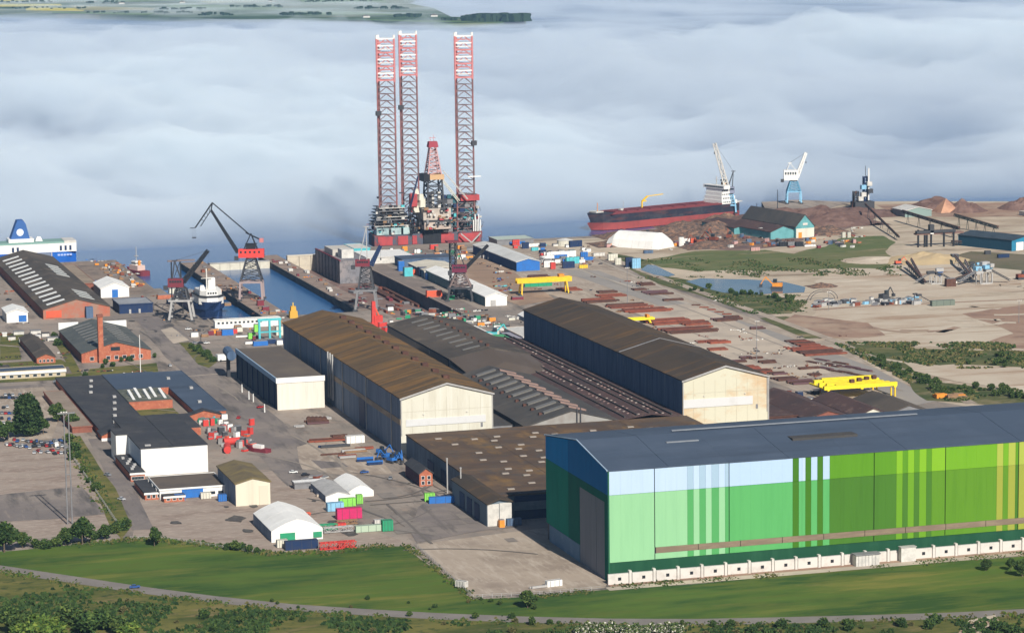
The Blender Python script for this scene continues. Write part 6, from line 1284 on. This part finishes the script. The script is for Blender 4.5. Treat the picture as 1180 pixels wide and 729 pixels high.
# ======================================================= RECLAIMED GROUND ON THE RIGHT
def mound(name,label,px,py,wm,dm,h,m,seed=1,group=None):
    p=G(px,py); n=18; mb=MB(); rr2=random.Random(seed); vs=[];
    for j in range(n+1):
        for i in range(n+1):
            u,v=i/n*2-1,j/n*2-1; r=math.sqrt(u*u+v*v); z=max(0,1-r)**.85*h*(1+.35*noise.noise(Vector((u*2.4+seed,v*2.4,seed))))+ (.25*h*max(0,1-r)*noise.noise(Vector((u*6,v*6,seed*2))))
            vs.append((p.x+u*wm/2,p.y+v*dm/2,max(-.3,z-.15)+.2))
    mb.add(vs,[(j*(n+1)+i,j*(n+1)+i+1,(j+1)*(n+1)+i+1,(j+1)*(n+1)+i) for j in range(n) for i in range(n)])
    o=mb.build(name,m,smooth=False); return tag(o,label,'heap',group)
orem=mat('ore_brown',(.15,.09,.075),[((.22,.14,.115),.06,.45,.65),((.09,.055,.05),.15,.5,.7)],.95); scrap=mat('scrap_heap',(.12,.085,.07),[((.26,.15,.1),.25,.45,.6),((.05,.045,.045),.4,.5,.65),((.35,.33,.3),.7,.62,.7)],.95)
mound('ore_heap','broad brown ore heap rising behind the blue green ore shed',905,256,150,110,14,orem,1); mound('ore_heap','high brown ore heap right of the tall blue green gable',948,256,100,90,15,orem,2); mound('ore_heap','low red brown heap stretching toward the loading tower',985,247,90,70,7,orem,3)
mound('ore_heap','brown heap left of the orange pyramid on the far quay',1078,240,60,50,12,orem,4); mound('ore_heap','brown cone right of the orange pyramid on the far quay',1111,243,44,40,11,orem,5); mound('ore_heap','dark heap at the far right edge of the quay',1176,240,44,40,10,orem,6); mound('ore_heap','small dark red heap behind the grey warehouse',1031,246,26,24,6,orem,7)
for i,(x,y,w_,h) in enumerate([(775,270,60,7),(800,276,60,9),(825,268,60,10),(845,280,30,5),(815,284,50,5),(860,263,40,8),(788,262,50,6),(745,277,30,4),(700,282,30,4),(718,272,50,5),(835,256,60,9),(955,268,40,7),(925,262,40,6),(880,262,50,7)]): mound('scrap_heap','rusty brown scrap heap between the domed tent and the red decked ship' if x<870 else 'rusty brown scrap heap behind the blue green gable',x,y,w_,40,h,scrap,10+i,'scrap heaps on the ore quay')
mound('sand_heap','long pale tan sand heap under the dark conveyor frame',1065,300,75,60,7,mat('tan_sand',(.5,.38,.22),[((.42,.32,.2),.08,.45,.65)],.95),31); mound('sand_heap','low pale sand heap left of the conveyor frame',1010,300,60,50,3,sand_pale,32); mound('earth_heap','small dark earth heap beside the field of machines',948,330,24,20,3,scrap,33)
k=MB().add([(-10,-10,0),(10,-10,0),(10,10,0),(-10,10,0),(0,0,13)],[(0,1,4),(1,2,4),(2,3,4),(3,0,4),(3,2,1,0)]).build('pyramid_heap',mat('orange_heap',(.5,.28,.18),[((.32,.17,.12),.1,.45,.65)],.9)); k.location=G(1090,244); tag(k,'orange brown pyramid shaped heap on the far quay','heap')
def conveyor(label,p,q,z0,z1,w_=2.2,m=darksteel,nleg=5):
    a,b=G(*p),G(*q); t=thing('conveyor',label,'conveyor',(a.x,a.y,0)); A=(a.x,a.y,z0);B=(b.x,b.y,z1); MB().lattice(A,B,w_*1.3,max(4,int((b-a).length/6)),.22).build('truss',m,t); MB().bar((A[0],A[1],z0+.8),(B[0],B[1],z1+.8),w_*.45).build('belt',rustdark,t)
    for i in range(nleg):
        f=(i+.5)/nleg; c=Vector(A).lerp(Vector(B),f)
        if c.z>2: MB().bar((c.x-1.2,c.y,0),(c.x,c.y,c.z),.22).bar((c.x+1.2,c.y,0),(c.x,c.y,c.z),.22).build('trestle',m,t)
    return t
conveyor('long dark conveyor sloping down from the loading tower to the sand',(997,250),(1036,277),12,3,1.1)
conveyor('dark conveyor running from the grey warehouse to the conveyor frame',(1040,256),(1105,275),10,9)
conveyor('dark conveyor leading to the dark blue warehouse',(1100,263),(1150,270),12,6,m=mat('green_dark',(.07,.1,.1)))
conveyor('low dark conveyor left of the dark blue warehouse',(1096,283),(1132,283),3,3,nleg=3)
def conv_frame():
    a=G(1058,285); t=thing('conveyor_gantry','dark steel frame on tall legs above the tan sand heap','frame',(0,0,0)); WO[t]=Vector((0,0,0))
    for x in (0,6,8,12,22,31): MB().rbox((x,0 if x<20 else -4,0),(1.3,1.3,15 if x<10 else 12)).build('leg',black,t)
    MB().box(-2,34,-2,2,12,14).build('beam',darksteel,t); MB().box(-2,42,-1,5,10.5,11.8).build('deck',mat('red_brown_deck',(.2,.12,.1)),t); MB().rbox((12,0,14),(4,4,5)).build('drive_house',darksteel,t); MB().rbox((12,-1,11),(3,2,3)).build('white_box',white,t)
    t.location=a
conv_frame()
def plant_machine(px,py,label,s=1.0,m=bluelt,seed=1):
    p=G(px,py); t=thing('screening_plant',label,'machine',(0,0,0)); WO[t]=Vector((0,0,0)); r2=random.Random(seed)
    for x in (-4,0,4):
        for y in (-2,2): MB().rbox((x,y,0),(.6,.6,6)).build('leg',palesteel,t)
    for i in range(6): MB().rbox((r2.uniform(-4,4),r2.uniform(-2,2),6+i*.9),(r2.uniform(2.5,6),3,r2.uniform(1.2,2.6))).build('hopper',r2.choice([m,m,bluelt,palesteel,darksteel]),t)
    MB().lattice((-3,0,9),(-15,3,2),1.3,6,.14).build('feed_conveyor',greysteel,t); MB().lattice((4,0,8),(15,-4,1.5),1.3,6,.14).build('feed_conveyor',darksteel,t); MB().rbox((0,-2.5,0),(8,.4,1)).build('rail',palesteel,t)
    t.location=p; t.scale=(s,)*3; t.rotation_euler=(0,0,r2.uniform(-.2,.2)); return t
plant_machine(1134,327,'largest pale blue screening plant with conveyors on the sand',1.35,bluelt,1); plant_machine(1078,327,'blue screening tower left of the largest pale blue plant',1.0,bluep,2); plant_machine(1058,349,'small pale blue machine on legs near the sandy road',.6,bluelt,3); plant_machine(1124,316,'dark machine frame behind the largest pale blue plant',.8,darksteel,4)
conveyor('dark conveyor rising toward the blue screening tower',(1045,312),(1066,328),7,2,1.6); conveyor('grey conveyor left of the blue screening tower',(1050,310),(1064,326),8,2,1.2,greysteel); conveyor('curved conveyor between the two blue plants',(1092,328),(1126,322),2,6,1.5); conveyor('grey conveyor behind the two blue plants',(1100,303),(1118,321),6,3,1.4,greysteel); conveyor('short grey conveyor at the largest plant',(1112,310),(1122,322),7,2,1.2,palesteel)
crate(1100,300,'dark',darksteel,(6,4,5),'behind the blue plants',kind='hopper'); container(1086,352,'dark green grey',mat('khaki',(.15,.18,.15)),0,'beside the sandy road',L=18,H=4,Wd=4); crate(1095,330,'dark red',rustdark,(8,4,6),'between the two blue plants',kind='hopper'); crate(1098+2,326,'white',white,(3,3,2.5),'between the two blue plants',kind='hopper')
W9='in the row of equipment along the sandy road'
for i in range(58):
    x=rr.uniform(938,1060); y=353-(x-938)*.03+rr.uniform(-4.5,1.5); c,m=rr.choice([('grey',greysteel),('dark',darksteel),('white',whitedirty),('rusty',rust),('pale',palesteel),('dark',black),('pale blue',bluelt)]); crate(x,y,c,m,(rr.uniform(2,7),rr.uniform(2,4),rr.uniform(.8,3)),W9,rr.random(),kind=rr.choice(('crate','machine part')))
k=MB(); 
p=G(948,345); t=thing('pipe_arch','dark arched pipe frame on the sand left of the machines','frame',(0,0,0)); WO[t]=Vector((0,0,0))
for r_ in (6,7.5):
    mb=MB(); pr=[(math.cos(a)*r_*1.6,0,math.sin(a)*r_) for a in [i*math.pi/10 for i in range(11)]]
    for q,w2 in zip(pr,pr[1:]): mb.bar(q,w2,.25)
    mb.build('arch',darksteel,t)
t.location=p
machine(1019,345,'dark',darksteel,.4,'on the sand among the equipment',1.8,'loader'); machine(895,333,'orange',orange,2.6,'at the end of the long pond',2.0,'excavator'); machine(1035,305,'orange red',orangered,0,'on the sand near the meadow corner',1.3,'loader'); machine(1177,322,'rusty',rust,0,'at the right edge of the sand',1.8,'loader')
W10='on the ore yard in front of the ship'
for i in range(70):
    x=rr.uniform(700,985); y=rr.uniform(272,286) if x<860 else rr.uniform(277,286)
    if 712<x<772: continue
    c,m=rr.choice([('rusty',rust),('dark',darksteel),('red',darkred),('orange',orange),('white',whitedirty),('teal',cladblue),('brown',woodm),('pink',mat('faded_pink',(.5,.3,.28)))]); crate(x,y,c,m,(rr.uniform(2,6),rr.uniform(2,4),rr.uniform(1,3.4)),W10,rr.random(),kind=rr.choice(('crate','scrap bin')))
for x,y,c,m,L,H in [(785,284,'white',white,4,8),(793,280,'white',white,12,4),(800,281,'orange red',orangered,7,5),(902,284,'dark',black,7,4),(912,284,'grey',greysteel,7,4),(921,284,'dark',black,7,4),(933,284,'white',white,10,1.5),(978,274,'cream',creamwall,3,5),(972,274,'cream',creamwall,3,5),(1150,279,'navy',navy,10,3),(1156,297,'navy',navy,10,3),(1138,293,'dark',darksteel,5,3),(870,289,'pink',mat('faded_pink',(.5,.3,.28)),8,3),(888,283,'grey blue',cladblue,8,3)]: container(x,y,c,m,0,'on the open ground before the ore sheds',L=L,H=H)
for x,y,rz in ((812,276,.5),(822,279,2.2),(840,276,1.2),(806,282,3)): machine(x,y,'rusty red',rust,rz,'among the scrap heaps',1.9,'scrap grabber')
for x in (872,898): 
    k=mast('yard_mast','dark thin mast beside the stern of the red decked ship' if x<880 else 'grey post pair behind the ore shed',x if x<880 else 896,262 if x<880 else 245,22,darksteel,.5,head=False)
rr=random.Random(47)
W11='on the low dark sheds right of the rust stained gable'
for i in range(20):
    x=rr.uniform(888,945); y=rr.uniform(452,470); c,m=rr.choice([('white',white),('dark',black),('rusty',rust),('navy',navy)]); crate(x,y,c,m,(rr.uniform(1.5,4),rr.uniform(1.5,3),rr.uniform(1,3)),'in the yard right of the rust stained gable',rr.random())
# a far crane jib at the left edge
k=thing('far_crane','thin grey crane jib reaching in at the left edge over the fog','crane',(0,0,0)); WO[k]=Vector((0,0,0)); MB().lattice((-18,0,60),(3,0,77),1.6,8,.2,.6).build('jib',greysteel,k); MB().lattice((-18,0,-5),(-18,0,60),4,7,.3).build('tower',greysteel,k); a=G(8,306,0); k.location=(a.x,2440,0)
print('OBJ',len(bpy.data.objects),'TRI',sum(len(o.data.polygons)*2 for o in bpy.data.objects if o.type=='MESH'))

# low growth, one mass each
def tufts(name,label,n,xr,yr,mats,hh,thr,sc,seed,skip=None):
    rr=random.Random(seed); mb=MB(); k=0
    while k<n:
        px,py=rr.uniform(*xr),rr.uniform(*yr)
        if skip and skip(px,py): continue
        p=G(px,py)
        if noise.fractal(Vector((p.x/sc,p.y/(sc*1.6),seed)),1,2,3)+rr.uniform(-.12,.12)<thr: n-=.25; continue
        k+=1; h=hh*rr.uniform(.4,1.3); mb.k=rr.randrange(len(mats))
        for q in range(3):
            a=rr.random()*3.14; w=h*rr.uniform(.5,1.1); dx,dy=math.cos(a)*w,math.sin(a)*w; lx,ly=rr.uniform(-.3,.3)*h,rr.uniform(-.3,.3)*h
            mb.add([(p.x-dx,p.y-dy,.1),(p.x+dx,p.y+dy,.1),(p.x+dx*.5+lx,p.y+dy*.5+ly,h),(p.x-dx*.5+lx,p.y-dy*.5+ly,h*.8)],[(0,1,2,3)])
    o=mb.build(name,mats,kind='stuff'); tag(o,label,'undergrowth')
def edge_weeds(label,pts,n,seed,mats,hh=.9,sp=2.2):
    rr=random.Random(seed); P=[G(*p) for p in pts]; mb=MB(); LN=[(b-a).length for a,b in zip(P,P[1:])]
    for i in range(n):
        k=rr.choices(range(len(LN)),LN)[0]; p=P[k].lerp(P[k+1],rr.random()); g=noise.noise(Vector((p.x/9,p.y/9,seed)))
        if g<-.15: continue
        p=p+Vector((rr.gauss(0,sp),rr.gauss(0,sp*1.8),0)); h=hh*rr.uniform(.3,1.2)*(1+g); mb.k=rr.randrange(len(mats))
        for q in range(3):
            a=rr.random()*3.14; w=h*rr.uniform(.5,1.2); dx,dy=math.cos(a)*w,math.sin(a)*w
            mb.add([(p.x-dx,p.y-dy,.1),(p.x+dx,p.y+dy,.1),(p.x+dx*.4,p.y+dy*.4,h),(p.x-dx*.4,p.y-dy*.4,h*.8)],[(0,1,2,3)])
    o=mb.build('weeds',mats,kind='stuff'); tag(o,label,'weeds')
LAWN=[LB[0],LD[0],grass_dry,LB[2],grass_field]
edge_weeds('ragged weeds along the upper edge of the long lawn',[(-20,634),(20,633),(90,626),(170,621),(240,628),(300,637),(380,637),(425,630),(468,628)],2000,1,LAWN,.7,1.4)
edge_weeds('ragged weeds down the left edge of the concrete apron',[(468,628),(545,690),(622,687),(700,679)],1400,2,LAWN,.6,1.2)
edge_weeds('ragged weeds along both edges of the country road',[(-60,650),(0,659),(160,684),(330,704),(500,714.5),(700,721),(900,719),(1180,710)],3600,3,LAWN,.7,1.5)
edge_weeds('weeds along the foot of the white concrete wall and the grass below it',[(702,676),(900,662),(1180,638)],1800,4,LAWN,.5,1.4)
edge_weeds('weeds along the fence beside the car park',[(78,505),(100,545),(137,607)],900,5,LAWN,.9,2.2)
def below_road(px,py):
    pts=[(-60,646),(0,655),(160,679),(330,699),(500,709.5),(700,716),(900,714.5),(1180,705),(1280,700)]
    for a,b in zip(pts,pts[1:]):
        if a[0]<=px<=b[0]: return py<a[1]+(b[1]-a[1])*(px-a[0])/(b[0]-a[0])+7
    return True
tufts('undergrowth','tangled scrub and weeds on the rough ground below the country road',7500,(-20,1200),(655,745),[LB[0],LB[2],LM[0],LM[2]],1.1,.02,30,3,below_road)
tufts('undergrowth','low weeds and dry scrub on the banks of the sandy ground at the right',7000,(930,1190),(395,462),[LB[0],LB[2],LD[0],LD[1]],1.3,.05,24,5,lambda x,y: x<960+(y-395)*1.9 or (1050<x and 425<y<449))
tufts('undergrowth','rushes and weeds round the long pond and the meadow',4500,(735,1040),(298,362),[LB[0],LB[2],LD[0]],.9,.1,24,7,lambda x,y: x>930 and y>318 or y>322 and x<760+ (y-322)*2.6 or (786<x<930 and 320<y<340) or (735<x<782 and 303<y<320))

def debris(label,n,regions,seed,cols,smax=1.6):
    """loose odds and ends lying in heaps and lines, never over the water"""
    rr=random.Random(seed); B=[MB() for _ in cols]; n=n//14; done=0
    while done<n:
        x0,x1,y0,y1,sk=rr.choice(regions); t=rr.random(); q=rr.random(); p=G(x0+(x1-x0)*t,y0+(y1-y0)*q+sk*t)
        if p.y>1925 and (345<p.x<394 or 408<p.x<465 or 477<p.x<532): done+=.2; continue
        done+=1; a=rr.choice((0,0,1.57,.2)); k=rr.randrange(len(cols)); lx,ly=math.cos(a),math.sin(a)
        for j in range(rr.randint(3,8)):
            u=rr.gauss(0,3.2); w=rr.gauss(0,1.1); kk=k if rr.random()<.7 else rr.randrange(len(cols))
            B[kk].rbox((p.x+lx*u-ly*w,p.y+ly*u+lx*w,.17),(rr.uniform(.4,smax*1.5),rr.uniform(.4,smax),rr.uniform(.2,smax*.6)),a+rr.gauss(0,.15))
    root=MB(); o=B[0].build('debris',cols[0],kind='stuff')
    for b_,m_ in zip(B[1:],cols[1:]):
        if b_.v: c_=b_.build('debris',m_,kind='stuff'); c_.parent=o
    tag(o,label,'debris')
DM=[darksteel,rust,greysteel,whitedirty,black,woodm,rustdark]
debris('small scattered odds and ends on the far quay by the rig and blue hall',700,[(590,690,280,308,0),(440,600,290,304,0),(560,600,300,335,0)],1,DM+[bluep,cyanp],1.8)
debris('small scattered odds and ends at the head of the dry dock',700,[(450,560,350,362,8),(500,620,362,384,0),(430,470,330,352,0)],2,DM+[greenp,orange],1.6)
debris('small scattered odds and ends along the left dock head and piers',650,[(180,330,345,392,0),(240,300,300,330,20),(105,165,298,325,10),(330,400,300,340,0)],3,DM+[orange,brickm,bluep],1.5)
debris('small scattered scrap on the ore yard before the moored ship',800,[(700,870,262,288,0),(860,1000,262,284,0)],4,[rust,rustdark,darksteel,darkred,whitedirty,brickm,black],1.9)
debris('small offcuts and timber scattered over the steel yard',900,[(620,760,315,350,0),(700,860,345,395,0),(780,1000,385,440,0),(860,960,380,420,30)],5,[rust,rustdark,woodm,darksteel,whitedirty],1.3)
debris('small odds and ends round the left hand workshops and lawns',500,[(0,80,380,425,0),(0,40,330,380,0),(60,190,425,436,0),(170,200,300,345,0)],6,DM+[brickm],1.4)
# look-alikes in small groups are told apart by their order across the view
bpy.context.view_layer.update()
def across(o):
    q=CR.transposed()@(o.matrix_world.translation-Vector((0,0,HC))) if o.type=='EMPTY' or o.matrix_world.translation.length>1 else CR.transposed()@(o.matrix_world@Vector(o.bound_box[0])-Vector((0,0,HC)))
    return q.x/-q.z
GR={}
for o in bpy.data.objects:
    if 'label' in o and o.parent is None: GR.setdefault(o['label'],[]).append(o)
ORD=['second','third','fourth','fifth','sixth','seventh','eighth']
for lab,L in GR.items():
    n=len(L)
    if 2<=n<=8:
        L.sort(key=across)
        for i,o in enumerate(L):
            pre='left hand' if n==2 and i==0 else 'right hand' if n==2 else 'leftmost' if i==0 else 'rightmost' if i==n-1 else ORD[i-1]+' from the left,'
            if len((pre+' '+lab).split())<=16: o['label']=pre+' '+lab
            o['group']=o.get('group') or lab
